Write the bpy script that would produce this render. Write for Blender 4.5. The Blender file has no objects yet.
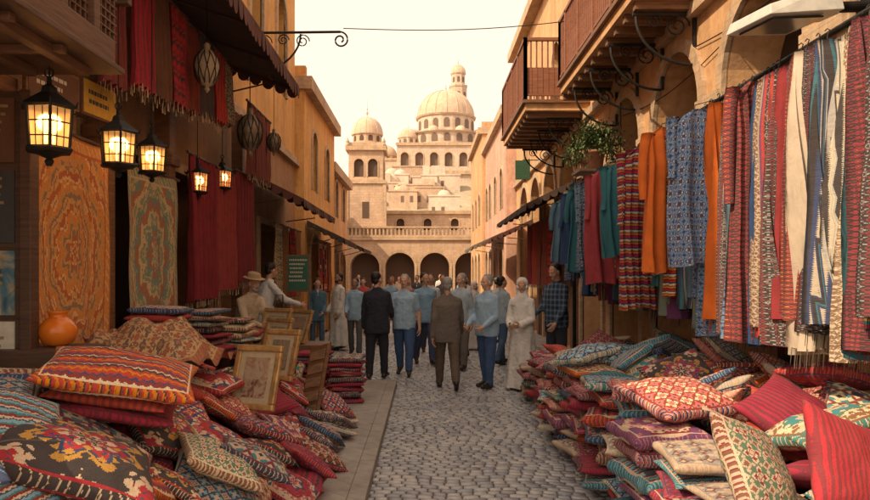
import bpy, math, random, bmesh
import numpy as np
from mathutils import Vector, Matrix, noise
from mathutils.bvhtree import BVHTree
random.seed(7); np.random.seed(7)
R=random.random
def U(a,b): return a+(b-a)*R()
pi=math.pi
scene=bpy.context.scene
col=scene.collection
tmpscene=bpy.data.scenes.new('tmp_scene')

# ---------------------------------------------------------------- mesh builder
class MB:
    def __init__(s): s.v=[];s.f=[];s.m=[];s.uv=[]
    def add(s,vs,fs,mat=0,M=None,uv=None):
        o=len(s.v)
        if M is not None:
            A=np.array([tuple(p) for p in vs])@np.array(M.to_3x3()).T+np.array(M.translation); vs=A.tolist()
        s.v.extend([tuple(p) for p in vs])
        s.uv.extend(uv if uv else [(p[0]+p[1],p[2]) for p in vs])
        for f in fs:
            s.f.append(tuple(i+o for i in f)); s.m.append(mat)
    def quad(s,a,b,c,d,mat=0,uv=None): s.add([a,b,c,d],[(0,1,2,3)],mat,None,uv)
    def box(s,x0,x1,y0,y1,z0,z1,mat=0,M=None):
        vs=[(x0,y0,z0),(x1,y0,z0),(x1,y1,z0),(x0,y1,z0),(x0,y0,z1),(x1,y0,z1),(x1,y1,z1),(x0,y1,z1)]
        s.add(vs,[(3,2,1,0),(4,5,6,7),(0,1,5,4),(1,2,6,5),(2,3,7,6),(3,0,4,7)],mat,M)
    def tube(s,pts,r,mat=0,seg=8,M=None):
        pts=[Vector(p) for p in pts]; n=len(pts)
        if not isinstance(r,(list,tuple)): r=[r]*n
        vs=[];fs=[]; up=Vector((0,0,1)); t0=(pts[1]-pts[0]).normalized()
        if abs(t0.z)>.9: up=Vector((1,0,0))
        for i,p in enumerate(pts):
            t=(pts[min(i+1,n-1)]-pts[max(i-1,0)]).normalized()
            a=t.cross(up)
            if a.length<1e-4: a=t.cross(Vector((0,1,0)))
            a.normalize(); b=t.cross(a).normalized()
            for k in range(seg):
                q=2*pi*k/seg; vs.append(p+a*math.cos(q)*r[i]+b*math.sin(q)*r[i])
        for i in range(n-1):
            for k in range(seg):
                k2=(k+1)%seg; fs.append((i*seg+k,i*seg+k2,(i+1)*seg+k2,(i+1)*seg+k))
        fs.append(tuple(range(seg))); fs.append(tuple((n-1)*seg+k for k in reversed(range(seg))))
        s.add(vs,fs,mat,M)
    def lathe(s,prof,c=(0,0,0),mat=0,seg=24,rot=0,M=None):
        vs=[];fs=[];n=len(prof)
        for r,z in prof:
            for k in range(seg):
                q=2*pi*k/seg+rot; vs.append((c[0]+r*math.cos(q),c[1]+r*math.sin(q),c[2]+z))
        for i in range(n-1):
            for k in range(seg):
                k2=(k+1)%seg; fs.append((i*seg+k,i*seg+k2,(i+1)*seg+k2,(i+1)*seg+k))
        fs.append(tuple(reversed(range(seg)))); fs.append(tuple((n-1)*seg+k for k in range(seg)))
        s.add(vs,fs,mat,M)
def mkmesh(name,mb,mats,smooth=False):
    me=bpy.data.meshes.new(name); me.from_pydata(mb.v,[],mb.f)
    for m in mats: me.materials.append(m)
    me.polygons.foreach_set('material_index',mb.m)
    uvl=me.uv_layers.new(name='UVMap')
    li=np.zeros(len(me.loops),dtype=np.int32); me.loops.foreach_get('vertex_index',li)
    uva=np.array(mb.uv,dtype=np.float32)[li]
    uvl.data.foreach_set('uv',uva.ravel())
    if smooth: me.polygons.foreach_set('use_smooth',[True]*len(me.polygons))
    me.update(); return me
def mkobj(name,me,parent=None,M=None):
    o=bpy.data.objects.new(name,me); col.objects.link(o)
    if M is not None: o.matrix_world=M
    if parent: o.parent=parent
    return o
def build(name,mb,mats,smooth=False,parent=None,M=None,bevel=0):
    o=mkobj(name,mkmesh(name,mb,mats,smooth),parent,M)
    if bevel:
        b=o.modifiers.new('bevel','BEVEL'); b.width=bevel; b.segments=2; b.limit_method='ANGLE'
    return o
def empty(name,loc=(0,0,0),rz=0):
    o=bpy.data.objects.new(name,None); col.objects.link(o); o.location=loc; o.rotation_euler=(0,0,rz)
    o.empty_display_size=.1; return o
def T(x,y,z): return Matrix.Translation((x,y,z))
def RZ(a): return Matrix.Rotation(a,4,'Z')
def RX(a): return Matrix.Rotation(a,4,'X')
def RY(a): return Matrix.Rotation(a,4,'Y')
def SC(x,y,z): return Matrix.Diagonal((x,y,z,1))

# ---------------------------------------------------------------- materials
class G:
    def __init__(s,name,rough=.85):
        s.mat=bpy.data.materials.new(name); s.mat.use_nodes=True; s.nt=s.mat.node_tree
        s.b=s.nt.nodes['Principled BSDF']; s.b.inputs['Roughness'].default_value=rough
        s.tc=s.nt.nodes.new('ShaderNodeTexCoord')
    def n(s,t): return s.nt.nodes.new(t)
    def l(s,a,b): s.nt.links.new(a,b)
    def setin(s,inp,v):
        if isinstance(v,bpy.types.NodeSocket): s.l(v,inp)
        else: inp.default_value=v
    def m(s,op,a,b=None,c=None):
        n=s.n('ShaderNodeMath'); n.operation=op; s.setin(n.inputs[0],a)
        if b is not None: s.setin(n.inputs[1],b)
        if c is not None: s.setin(n.inputs[2],c)
        return n.outputs[0]
    def mapping(s,src,scale=(1,1,1)):
        n=s.n('ShaderNodeMapping'); s.l(src,n.inputs[0]); n.inputs['Scale'].default_value=scale; return n.outputs[0]
    def noise(s,vec,scale,detail=4,rough=.55,dist=0):
        n=s.n('ShaderNodeTexNoise'); s.l(vec,n.inputs['Vector']); n.inputs['Scale'].default_value=scale
        n.inputs['Detail'].default_value=detail; n.inputs['Roughness'].default_value=rough; n.inputs['Distortion'].default_value=dist
        return n.outputs[0]
    def ramp(s,f,stops,const=False):
        n=s.n('ShaderNodeValToRGB'); s.l(f,n.inputs[0]); cr=n.color_ramp
        if const: cr.interpolation='CONSTANT'
        while len(cr.elements)<len(stops): cr.elements.new(.5)
        for e,(p,c) in zip(cr.elements,stops):
            e.position=p; e.color=(*c[:3],1)
        return n.outputs[0]
    def mix(s,f,a,b,mode='MIX'):
        n=s.n('ShaderNodeMixRGB'); n.blend_type=mode; s.setin(n.inputs[0],f)
        for i,v in ((1,a),(2,b)):
            if isinstance(v,bpy.types.NodeSocket): s.l(v,n.inputs[i])
            else: n.inputs[i].default_value=(*v[:3],1)
        return n.outputs[0]
    def bump(s,h,st=.3,dist=.02,prev=None):
        n=s.n('ShaderNodeBump'); n.inputs['Strength'].default_value=st; n.inputs['Distance'].default_value=dist
        s.l(h,n.inputs['Height'])
        if prev: s.l(prev,n.inputs['Normal'])
        s.l(n.outputs[0],s.b.inputs['Normal']); return n.outputs[0]
    def color(s,c):
        if isinstance(c,bpy.types.NodeSocket): s.l(c,s.b.inputs['Base Color'])
        else: s.b.inputs['Base Color'].default_value=(*c,1)
def dk(c,k): return tuple(min(x*k,1) for x in c)
def plaster(name,c,stain=.6,brick=False,scale=1.0,rough=.9):
    g=G(name,rough); o=g.tc.outputs['Object']
    n1=g.noise(o,.8*scale,5,.6); n2=g.noise(g.mapping(o,(2,2,.35)),1.6*scale,4,.6); n3=g.noise(o,9*scale,5,.65)
    c1=g.ramp(n1,[(.3,dk(c,.78)),(.55,c),(.8,(min(c[0]*1.12,1),min(c[1]*1.15,1),min(c[2]*1.25,1)))])
    f=g.ramp(n2,[(.45,(0,0,0)),(.72,(1,1,1))])
    c2=g.mix(g.m('MULTIPLY',f,.6),c1,dk((c[0]*.8,c[1]*.78,c[2]*.85),stain))
    c3=g.mix(.4,c2,g.ramp(n3,[(.3,(.33,.31,.28)),(.6,(.62,.6,.58))]),'OVERLAY')
    n4=g.noise(o,2.3*scale,6,.7); c3=g.mix(g.m('MULTIPLY',g.m('GREATER_THAN',n4,.64),.35),c3,dk((c[0]*.9,c[1]*.85,c[2]*.9),.7))
    if brick:
        b=g.n('ShaderNodeTexBrick'); 
        sx=g.n('ShaderNodeSeparateXYZ'); g.l(o,sx.inputs[0]); cb=g.n('ShaderNodeCombineXYZ')
        g.l(g.m('ADD',sx.outputs[0],sx.outputs[1]),cb.inputs[0]); g.l(sx.outputs[2],cb.inputs[1]); g.l(cb.outputs[0],b.inputs['Vector'])
        b.inputs['Scale'].default_value=brick; b.inputs['Color1'].default_value=(1,1,1,1); b.inputs['Color2'].default_value=(.8,.78,.75,1); b.inputs['Mortar'].default_value=(.62,.58,.55,1)
        b.inputs['Mortar Size'].default_value=.015; b.inputs['Brick Width'].default_value=.7; b.inputs['Row Height'].default_value=.3
        c3=g.mix(.7,c3,b.outputs[0],'MULTIPLY')
    g.color(c3); g.bump(n3,.35,.03,g.bump(n1,.3,.1)); return g.mat
def wood(name,c,rough=.6,ax=(1,1,12)):
    g=G(name,rough); o=g.tc.outputs['Object']
    n=g.noise(g.mapping(o,ax),4,5,.6,.6); 
    g.color(g.ramp(n,[(.25,dk(c,.5)),(.5,c),(.75,dk(c,1.5))])); g.bump(n,.25,.01); return g.mat
def metal(name,c,rough=.45,met=.8):
    g=G(name,rough); g.b.inputs['Metallic'].default_value=met
    n=g.noise(g.tc.outputs['Object'],14,4); g.color(g.ramp(n,[(.3,dk(c,.6)),(.7,dk(c,1.3))])); g.bump(n,.2,.005); return g.mat
CL={}
def cloth(c,rough=.92,key=None):
    k=(tuple(round(x,3) for x in c),rough)
    if k in CL: return CL[k]
    g=G('cloth_fabric',rough); o=g.tc.outputs['Object']
    n=g.noise(o,5,4,.6)
    cc=g.ramp(n,[(.25,dk(c,.75)),(.55,c),(.8,dk(c,1.15))])
    g.color(cc)
    nb=g.noise(g.mapping(o,(1,1,.45)),11,4,.55,.8)
    g.bump(nb,.5,.03)
    CL[k]=g.mat; return g.mat
FL={}
def flat(name,c,rough=.6,met=0):
    if (name,c) in FL: return FL[(name,c)]
    g=G(name,rough); n=g.noise(g.tc.outputs['Object'],20,3); g.b.inputs['Metallic'].default_value=met
    g.color(g.ramp(n,[(.3,dk(c,.85)),(.7,dk(c,1.08))])); FL[(name,c)]=g.mat; return g.mat
def kilim(name,pal,nu=3,nv=3,style='diamond',border=True,fade=.14,sat=1.08):
    g=G(name,.92); sp=g.n('ShaderNodeSeparateXYZ'); g.l(g.tc.outputs['UV'],sp.inputs[0])
    u,v=sp.outputs[0],sp.outputs[1]
    nz=g.noise(g.tc.outputs['UV'],14,3); j=g.m('MULTIPLY',g.m('SUBTRACT',nz,.5),.05 if style!='ikat' else .14)
    v2=g.m('ADD',v,j)
    us=g.m('SNAP',u,1/90) if style!='ikat' else g.m('ADD',u,g.m('MULTIPLY',j,.35))
    vs=g.m('SNAP',v2,1/90) if style!='ikat' else v2
    def pp(x,k): return g.m('PINGPONG',g.m('MULTIPLY',x,k),.5)
    if style in('diamond','ikat'):
        d=g.m('ADD',pp(us,nu),pp(vs,nv))
        d2=g.m('ADD',pp(us,nu*3),pp(vs,nv*3))
        d=g.m('ADD',g.m('MULTIPLY',d,.86),g.m('MULTIPLY',g.m('GREATER_THAN',d2,.62),.14))
    elif style=='stripe':
        d=g.m('FRACT',g.m('ADD',g.m('MULTIPLY',vs,nv),g.m('MULTIPLY',pp(us,nu*5),.25)))
    elif style=='medal':
        a=g.m('SUBTRACT',us,.5); b=g.m('SUBTRACT',vs,.5)
        r=g.m('SQRT',g.m('ADD',g.m('MULTIPLY',a,a),g.m('MULTIPLY',b,b)))
        th=g.m('ARCTAN2',a,b); pet=g.m('COSINE',g.m('MULTIPLY',th,nu*2.0))
        d=g.m('FRACT',g.m('ADD',g.m('ADD',g.m('MULTIPLY',r,nv*.8),g.m('MULTIPLY',pet,.12)),g.m('MULTIPLY',g.m('GREATER_THAN',g.m('ADD',pp(us,11),pp(vs,11)),.6),.16)))
    elif style=='vstripe':
        d=g.m('FRACT',g.m('ADD',g.m('MULTIPLY',u,nu),g.m('MULTIPLY',pp(vs,nv*6),.12)))
    elif style=='plain':
        d=g.m('ADD',g.m('MULTIPLY',pp(u,nu*4),.9),g.m('MULTIPLY',nz,.35))
    n=len(pal); st=[]; p=0
    rs=random.Random(len(name)*37+nu*7+nv)
    w=[rs.uniform(.5,1.4) for _ in pal]; sw=sum(w)
    for c,ww in zip(pal,w): st.append((p,c)); p+=ww/sw
    cc=g.ramp(d,st,True)
    if border:
        a=g.m('ABSOLUTE',g.m('SUBTRACT',u,.5)); b=g.m('ABSOLUTE',g.m('SUBTRACT',v,.5)); mx=g.m('MAXIMUM',a,b)
        bd=g.ramp(g.m('FRACT',g.m('MULTIPLY',g.m('ADD',us,vs),19)),[(0,pal[0]),(.45,pal[-1]),(.8,pal[1])],True)
        cc=g.mix(g.m('GREATER_THAN',mx,.43),cc,bd)
        cc=g.mix(g.m('LESS_THAN',g.m('ABSOLUTE',g.m('SUBTRACT',mx,.435)),.006),cc,pal[2])
        cc=g.mix(g.m('GREATER_THAN',mx,.487),cc,dk(pal[0],.7))
    n2=g.noise(g.tc.outputs['UV'],70,3,.7); n3=g.noise(g.tc.outputs['UV'],4,3,.6)
    cc=g.mix(.5,cc,g.ramp(n2,[(.3,(.25,.25,.25)),(.7,(.75,.75,.75))]),'OVERLAY')
    cc=g.mix(g.m('MULTIPLY',n3,fade),cc,(.45,.36,.28))
    oi=g.n('ShaderNodeObjectInfo'); hs=g.n('ShaderNodeHueSaturation'); hs.inputs['Saturation'].default_value=sat
    g.l(cc,hs.inputs['Color']); g.l(g.m('ADD',.485,g.m('MULTIPLY',oi.outputs['Random'],.03)),hs.inputs['Hue'])
    g.l(g.m('ADD',.78,g.m('MULTIPLY',oi.outputs['Random'],.5)),hs.inputs['Value'])
    g.color(hs.outputs[0])
    nb=g.noise(g.tc.outputs['UV'],5,3,.55,.6)
    g.bump(n2,.35,.006,g.bump(nb,.3,.03)); return g.mat

cr=(.6,.47,.33);mar=(.2,.02,.03);red=(.4,.033,.042);nav=(.025,.045,.12);tea=(.03,.2,.23);blk=(.025,.02,.025);ora=(.56,.16,.03);och=(.5,.28,.07);pnk=(.48,.12,.13);bei=(.5,.39,.28);gre=(.08,.15,.1);lbl=(.2,.37,.46);bro=(.18,.085,.045);gry=(.3,.28,.27);ros=(.55,.22,.2);pup=(.16,.05,.14)
K=[kilim('kilim_a',[mar,cr,nav,red,cr,mar],4,4,'diamond'),
   kilim('kilim_b',[red,blk,cr,mar,nav,red,ora],4,5,'stripe'),
   kilim('kilim_c',[nav,cr,mar,tea,cr,blk],3,3,'diamond'),
   kilim('kilim_d',[mar,pnk,cr,nav,red],3,4,'medal'),
   kilim('kilim_e',[red,cr,blk,ora,mar],3,5,'ikat'),
   kilim('kilim_f',[tea,cr,nav,lbl,tea,cr],4,4,'ikat'),
   kilim('kilim_g',[bei,mar,cr,gre,bei,bro],5,5,'diamond'),
   kilim('kilim_h',[mar,red,mar,blk,red],2,6,'stripe'),
   kilim('kilim_i',[blk,cr,red,nav,och,blk],4,3,'medal'),
   kilim('kilim_j',[pnk,cr,mar,pnk,nav],6,6,'diamond'),
   kilim('kilim_k',[lbl,nav,cr,mar,tea],3,8,'stripe'),
   kilim('kilim_l',[bei,cr,gry,bro,cr],4,4,'ikat'),
   kilim('kilim_m',[mar,mar,red,mar,bro],4,4,'plain',False),
   kilim('kilim_n',[red,mar,nav,red,pnk],7,7,'diamond'),
   kilim('kilim_o',[gre,cr,bro,bei,tea],3,4,'medal'),
   kilim('kilim_p',[ora,mar,cr,bro,ora],4,6,'diamond'),
   kilim('kilim_q',[tea,nav,tea,gre,nav],4,4,'plain',False),
   kilim('kilim_r',[nav,lbl,nav,cr,red,nav],5,5,'diamond'),
   kilim('kilim_s',[ros,cr,pnk,mar,cr,ros],5,4,'ikat'),
   kilim('kilim_t',[cr,lbl,nav,bei,mar,cr],6,6,'diamond'),
   kilim('kilim_u',[pup,ros,cr,mar,pup],3,5,'medal')]
Kw=[4,2,3,3,2,2,2,4,3,3,1,1,6,4,1,1,2,2,1,1,1]
KwR=[3,1,3,3,1,3,3,2,2,4,2,3,3,2,3,1,2,4,4,3,3]
def rk(): return random.choices(K,Kw)[0]
def rkR(): return random.choices(K,KwR)[0]

# ---------------------------------------------------------------- cushions
def cushion_geo(seed=0,N=14,p=.42,wr=1,th=.5):
    rs=random.Random(seed); ox=rs.uniform(0,50); vs=[];uv=[];fs=[]; idx={}
    for sgn in (1,-1):
        for i in range(N+1):
            for j in range(N+1):
                a=math.sin((2*i/N-1)*pi/2*.98)/math.sin(pi/2*.98); b=math.sin((2*j/N-1)*pi/2*.98)/math.sin(pi/2*.98)
                edge=i in(0,N) or j in(0,N)
                if sgn==-1 and edge: idx[(sgn,i,j)]=idx[(1,i,j)]; continue
                x=a*.5*(1-.10*(1-b*b)); y=b*.5*(1-.10*(1-a*a))
                h=((1-a*a)*(1-b*b)); h=max(h,0)**p
                w=noise.noise(Vector((x*3.2+ox,y*3.2,sgn*2)))*.26+noise.noise(Vector((x*8+ox,y*8,sgn*5)))*.12
                z=sgn*th*h*(1+w*wr) + .09*noise.noise(Vector((x*2+ox,y*2,9)))
                z+=sgn*.035*math.sin(14*math.atan2(y,x)+ox)*h*(abs(a*b))
                idx[(sgn,i,j)]=len(vs); vs.append((x,y,z)); uv.append(((x+.5),(y+.5)))
        for i in range(N):
            for j in range(N):
                q=(idx[(sgn,i,j)],idx[(sgn,i+1,j)],idx[(sgn,i+1,j+1)],idx[(sgn,i,j+1)])
                fs.append(q if sgn==1 else q[::-1])
    return vs,fs,uv
def tassels(mb_v,mb_f,mb_uv,zs):
    for sx in(-1,1):
        for sy in(-1,1):
            for k in range(5):
                a=math.atan2(sy,sx)+(k-2)*.22; o=len(mb_v)
                cx,cy=sx*.485,sy*.485; ex,ey=cx+math.cos(a)*.07,cy+math.sin(a)*.07
                px,py=-math.sin(a)*.009,math.cos(a)*.009
                mb_v+= [(cx-px,cy-py,.01),(cx+px,cy+py,.01),(ex+px,ey+py,-.12*zs),(ex-px,ey-py,-.12*zs)]
                mb_f.append((o,o+1,o+2,o+3)); mb_uv+=[(.02,.02)]*4
CG=[cushion_geo(s,22) for s in range(8)]
for k in (4,): tassels(*CG[k],1)
SG=[cushion_geo(20+s,12,.22,.8) for s in range(4)]
CM=[]
for g in CG:
    mb=MB(); mb.add(g[0],g[1],0,None,g[2]); CM.append(mkmesh('cushion',mb,[K[0]],True))
def place_cushion(M,mat,idx=None):
    o=mkobj('cushion',CM[random.randrange(8) if idx is None else idx],None,M)
    o.material_slots[0].link='OBJECT'; o.material_slots[0].material=mat; return o

gx0,gy0,gd=-3.2,1.5,.05
NX,NY=int(6.4/gd),int(12/gd)
H=np.zeros((NX,NY))+.1
def hbox(x0,x1,y0,y1,z):
    i0,i1=int((x0-gx0)/gd),int((x1-gx0)/gd); j0,j1=int((y0-gy0)/gd),int((y1-gy0)/gd)
    H[max(i0,0):i1,max(j0,0):j1]=np.maximum(H[max(i0,0):i1,max(j0,0):j1],z)
def fit(x,y,sx,sy,yaw,maxs=.75,perc=62):
    c,s=math.cos(yaw),math.sin(yaw); g=np.linspace(-.42,.42,9); A,B=np.meshgrid(g,g)
    px=x+c*A*sx-s*B*sy; py=y+s*A*sx+c*B*sy
    i=np.clip(((px-gx0)/gd).astype(int),0,NX-1); j=np.clip(((py-gy0)/gd).astype(int),0,NY-1)
    z=H[i,j]; D=np.c_[np.ones(z.size),(px-x).ravel(),(py-y).ravel()]
    co,_,_,_=np.linalg.lstsq(D,z.ravel(),rcond=None); b,cc=co[1],co[2]; sl=math.hypot(b,cc)
    if sl>maxs: b*=maxs/sl; cc*=maxs/sl
    res=z.ravel()-(D[:,1]*b+D[:,2]*cc); return np.percentile(res,perc),b,cc
def drop(x,y,size,th,yaw,mat,asp=1,idx=None,maxs=.75,perc=62):
    base,b,c=fit(x,y,size,size*asp,yaw,maxs,perc)
    n=Vector((-b,-c,1)).normalized()
    q=Vector((0,0,1)).rotation_difference(n).to_matrix().to_4x4()
    ctr=Vector((x,y,base))+n*th*.34
    M=Matrix.Translation(ctr)@q@RZ(yaw)@SC(size,size*asp,th)
    o=place_cushion(M,mat,idx)
    r=size*.62; i0,i1=max(int((x-r-gx0)/gd),0),min(int((x+r-gx0)/gd)+1,NX); j0,j1=max(int((y-r-gy0)/gd),0),min(int((y+r-gy0)/gd)+1,NY)
    cy,sy=math.cos(yaw),math.sin(yaw)
    wx=(gx0+(np.arange(i0,i1)+.5)*gd-x)[:,None]; wy=(gy0+(np.arange(j0,j1)+.5)*gd-y)[None,:]
    a=(cy*wx+sy*wy)/(size*.5); bb=(-sy*wx+cy*wy)/(size*asp*.5)
    ins=(abs(a)<1)&(abs(bb)<1)
    zz=base+b*wx+c*wy+th*.34+th*.5*(np.clip((1-a*a)*(1-bb*bb),0,1))**.45
    sub=H[i0:i1,j0:j1]; sub[ins]=np.maximum(sub,zz)[ins]
    return o

woodD=wood('dark_wood',(.08,.04,.024)); woodM=wood('brown_wood',(.18,.085,.04)); iron=metal('wrought_iron',(.03,.028,.027),.55,.6)
darkin=flat('shop_interior_dark',(.05,.03,.02),.95); hazefar=flat('hazed_window_shade',(.18,.125,.095),.95); hazemid=flat('hazed_opening_shade',(.11,.07,.05),.95)  # painted shade of arcade, tower and far openings, lightened to stand in for haze

# ---------------------------------------------------------------- left/right piles
def TL(x,y):
    g=np.interp(y,[2.5,4.6,7,10],[.9,.85,.75,.5]); return min(max((-x-.66)*g,0),1.1)
def TR(x,y):
    return np.interp(y,[2.6,3.4,5,7,9,10.5],[.6,.78,.87,.84,.7,.5])+ (x-1.3)*.16
pm=MB()
for yi in range(0,9):
    y0=2.4+yi*.9; y1=y0+.897
    for x0,x1 in ((-2.95,-2.3),(-2.297,-1.8),(-1.797,-1.35),(-1.347,-1.0)):
        z=TL(x1,(y0+y1)/2)-.2
        if z>.12:
            pm.box(x0,x1,y0,y1,.1,z,0); hbox(x0,x1,y0,y1,z)
build('display_platform',pm,[woodD],bevel=.008)
pm=MB()
for yi in range(0,8):
    y0=2.4+yi*.95; y1=y0+.947
    for x0,x1 in ((1.82,2.4),(2.403,3.1)):
        z=TR(x0,(y0+y1)/2)-.32
        pm.box(x0,x1,y0,y1,.1,z,0); hbox(x0,x1,y0,y1,z)
build('display_platform',pm,[woodD],bevel=.008)

def stack(name,x,y,n,size,th,yaw=0,jit=.03,mats=None,geo=None,z0=.1,asp=1.0,tvar=.25):
    mats=mats or K; geo=geo or SG; mb=MB(); z=z0; used=[]
    for k in range(n):
        m=rkR() if mats is K else random.choice(mats)
        if m not in used: used.append(m)
        t=th*U(1-tvar,1+tvar); s=size*U(.9,1.06); g=random.choice(geo)
        M=T(x+U(-jit,jit),y+U(-jit,jit),z+t*.45)@RZ(yaw+U(-.14,.14)+random.choice([0,pi/2,pi]))@RX(U(-.05,.05))@RY(U(-.06,.06))@SC(s,s*asp,t)
        mb.add(g[0],g[1],used.index(m),M,g[2]); z+=t*.84
    hbox(x-size*.48,x+size*.48,y-size*.48*asp,y+size*.48*asp,z)
    return build(name,mb,used,True)
yy=2.75
while yy<10.3:
    hgt=TR(1.5,yy)-.1+U(-.14,.1)
    stack('cushion_stack',1.53+U(-.06,.07)+(.1 if yy>8 else 0),yy,max(3,round(hgt/.112)),.53,.135,U(-.25,.25),.055,geo=SG+CG[:3]+CG[:3]); yy+=.53
stack('folded_textile_stack',-1.02,9.15,9,.46,.075,.1,.02,[K[7],K[12],K[13],K[3],K[2],K[0]])
stack('folded_textile_stack',-1.5,9.5,10,.5,.075,-.1,.02,[K[7],K[12],K[13],K[4],K[8],K[17]])
for (x,y,n) in ((-2.3,7.2,8),(-2.15,7.8,7),(-2.5,6.6,8),(-2.2,8.5,5)):
    zb=max(TL(x,y)-.2,.1); stack('folded_textile_stack',x,y,n,.48,.075,U(-.1,.1),.025,[K[5],K[6],K[7],K[11],K[17],K[12],K[8],K[0]],z0=zb)
cnt=0
for it in range(1100):
    x,y=U(-2.75,-.88),U(2.5,9.3)
    if y>8.6 and x>-1.8: continue
    if y>8.0 and x>-1.1: continue
    if y>6.1 and x<-1.85: continue
    s=U(.44,.6) if y<6 else U(.38,.5)
    base,b,c=fit(x,y,s,s,0)
    if base<TL(x,y)-.06 and cnt<120:
        drop(x,y,s,s*U(.27,.36),U(0,pi),rk(),U(.75,1.05)); cnt+=1
cnt=0
for it in range(900):
    x,y=U(1.95,2.9),U(2.9,10.0)
    s=U(.42,.58)
    base,b,c=fit(x,y,s,s,0)
    if base<TR(x,y)-.06 and cnt<75:
        drop(x,y,s,s*U(.27,.36),U(0,pi),rkR(),U(.75,1.05)); cnt+=1
for (x,y,s,m) in ((-.93,5.3,.42,13),(-.9,5.9,.4,4),(-.98,6.5,.45,17),(-.95,7.1,.42,2),(-1.05,7.7,.45,0),(-.95,4.8,.42,3)):
    drop(x,y,s,s*.32,U(0,pi),K[m])
drop(-1.58,3.1,.74,.22,.45,K[8],.9,0,.5,50)
drop(-1.75,4.0,.66,.13,.25,K[7],.9,2,.2,50)
drop(-1.74,3.95,.64,.12,.15,K[12],.9,3,.2,60)
drop(-1.70,3.9,.82,.2,.3,K[1],.85,6,.25,60)
drop(-1.42,4.7,.5,.16,.9,K[3],1,5,.6)
drop(-1.25,4.15,.5,.17,.5,K[6],.9,6,.6)
drop(-1.08,4.35,.48,.15,.2,K[2],.9,6,.6)
drop(-1.3,5.4,.5,.16,.7,K[0],.9,1,.6)
drop(1.62,4.5,.64,.2,.35,K[9],.9,1,.2,70)
drop(1.5,6.5,.55,.18,.5,K[5],.8,2,.25,65)
drop(1.58,5.8,.52,.16,.1,K[16],.7,3,.25,65)
drop(2.28,3.95,.66,.2,.3,K[14],.9,1,.35,60)
drop(1.55,7.6,.5,.15,.3,K[12],.9,1,.4)
def lean(x,y,z,s,t,yaw,pitch,roll,m,idx): place_cushion(T(x,y,z)@RZ(yaw)@RX(pitch)@RY(roll)@SC(s,s,t),K[m],idx)
lean(1.36,2.85,.93,.48,.17,.15,.95,.6,6,4)
lean(1.76,2.92,.95,.46,.16,-.3,1.0,.75,12,5)

# ---------------------------------------------------------------- ground & street
def plane(name,x0,x1,y0,y1,z,mat):
    mb=MB(); mb.quad((x0,y0,z),(x1,y0,z),(x1,y1,z),(x0,y1,z),0,[(x0,y0),(x1,y0),(x1,y1),(x0,y1)]); return build(name,mb,[mat])
plane('ground',-600,600,-200,1200,-.02,plaster('ground_sand',(.4,.32,.24),.7,scale=.3))
g=G('street_joint',.9); g.color((.09,.085,.08)); g.bump(g.noise(g.tc.outputs['Object'],60,4),.5,.01)
plane('street',-3.4,3.6,-3,50,0,g.mat)
g=G('cobblestone',.5); ge=g.n('ShaderNodeNewGeometry'); o=g.tc.outputs['Object']
cc=g.ramp(ge.outputs['Random Per Island'],[(0,(.21,.21,.23)),(.35,(.28,.285,.305)),(.7,(.35,.35,.355)),(1,(.41,.39,.36))])
n1=g.noise(o,1.1,4); n2=g.noise(o,45,4,.7)
cc=g.mix(.5,cc,g.ramp(n1,[(.3,(.37,.37,.39)),(.7,(.66,.64,.62))]),'OVERLAY'); cc=g.mix(.5,cc,g.ramp(n2,[(.3,(.32,.32,.32)),(.7,(.7,.7,.7))]),'OVERLAY')
g.color(cc); g.bump(n2,.4,.006); g.l(g.ramp(n1,[(.3,(.24,)*3),(.7,(.48,)*3)]),g.b.inputs['Roughness'])
V=[];F=[];y=2.6; row=0
while y<34:
    w=.125 if y<20 else .2; d=.088 if y<20 else .15; xl=-.52 if y<11 else -2.4; xr=1.5 if y<11 else 2.6
    x=xl-.05+(row%2)*w*.5
    while x<xr:
        ww=w*U(.8,1.15); gp=.005; z=.012+U(-.004,.004)
        x0,x1=x+gp,x+ww-gp; a0,a1=.07*abs(math.sin(pi*(x0-.2)/1.1)),.07*abs(math.sin(pi*(x1-.2)/1.1)); y0,y1=y+gp,y+d-gp; b=.008; c_=b*1.3
        t1,t2,t3,t4=U(-.003,.003),U(-.003,.003),U(-.003,.003),U(-.003,.003); k=len(V)
        V+=[(x0,y0+a0,-.005),(x1,y0+a1,-.005),(x1,y1+a1,-.005),(x0,y1+a0,-.005),
            (x0,y0+a0,z-b),(x1,y0+a1,z-b),(x1,y1+a1,z-b),(x0,y1+a0,z-b),
            (x0+c_,y0+a0+c_,z+t1),(x1-c_,y0+a1+c_,z+t2),(x1-c_,y1+a1-c_,z+t3),(x0+c_,y1+a0-c_,z+t4)]
        F+=[(k+8,k+9,k+10,k+11),(k,k+1,k+5,k+4),(k+1,k+2,k+6,k+5),(k+2,k+3,k+7,k+6),(k+3,k,k+4,k+7),(k+4,k+5,k+9,k+8),(k+5,k+6,k+10,k+9),(k+6,k+7,k+11,k+10),(k+7,k+4,k+8,k+11)]
        x+=ww
    y+=d; row+=1
me=bpy.data.meshes.new('street_paving'); me.from_pydata(V,[],F); me.materials.append(g.mat); me.polygons.foreach_set('use_smooth',[True]*len(F)); mkobj('street_paving',me)
g=G('far_paving',.7); b=g.n('ShaderNodeTexBrick'); g.l(g.tc.outputs['Object'],b.inputs['Vector']); b.inputs['Scale'].default_value=4
b.inputs['Color1'].default_value=(.27,.27,.27,1); b.inputs['Color2'].default_value=(.34,.32,.3,1); b.inputs['Mortar'].default_value=(.15,.15,.15,1); g.color(b.outputs[0])
plane('square_paving',-20,20,34.2,50,.004,g.mat)
slab=plaster('pavement_stone',(.36,.33,.3),.7,brick=2.2)
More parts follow.
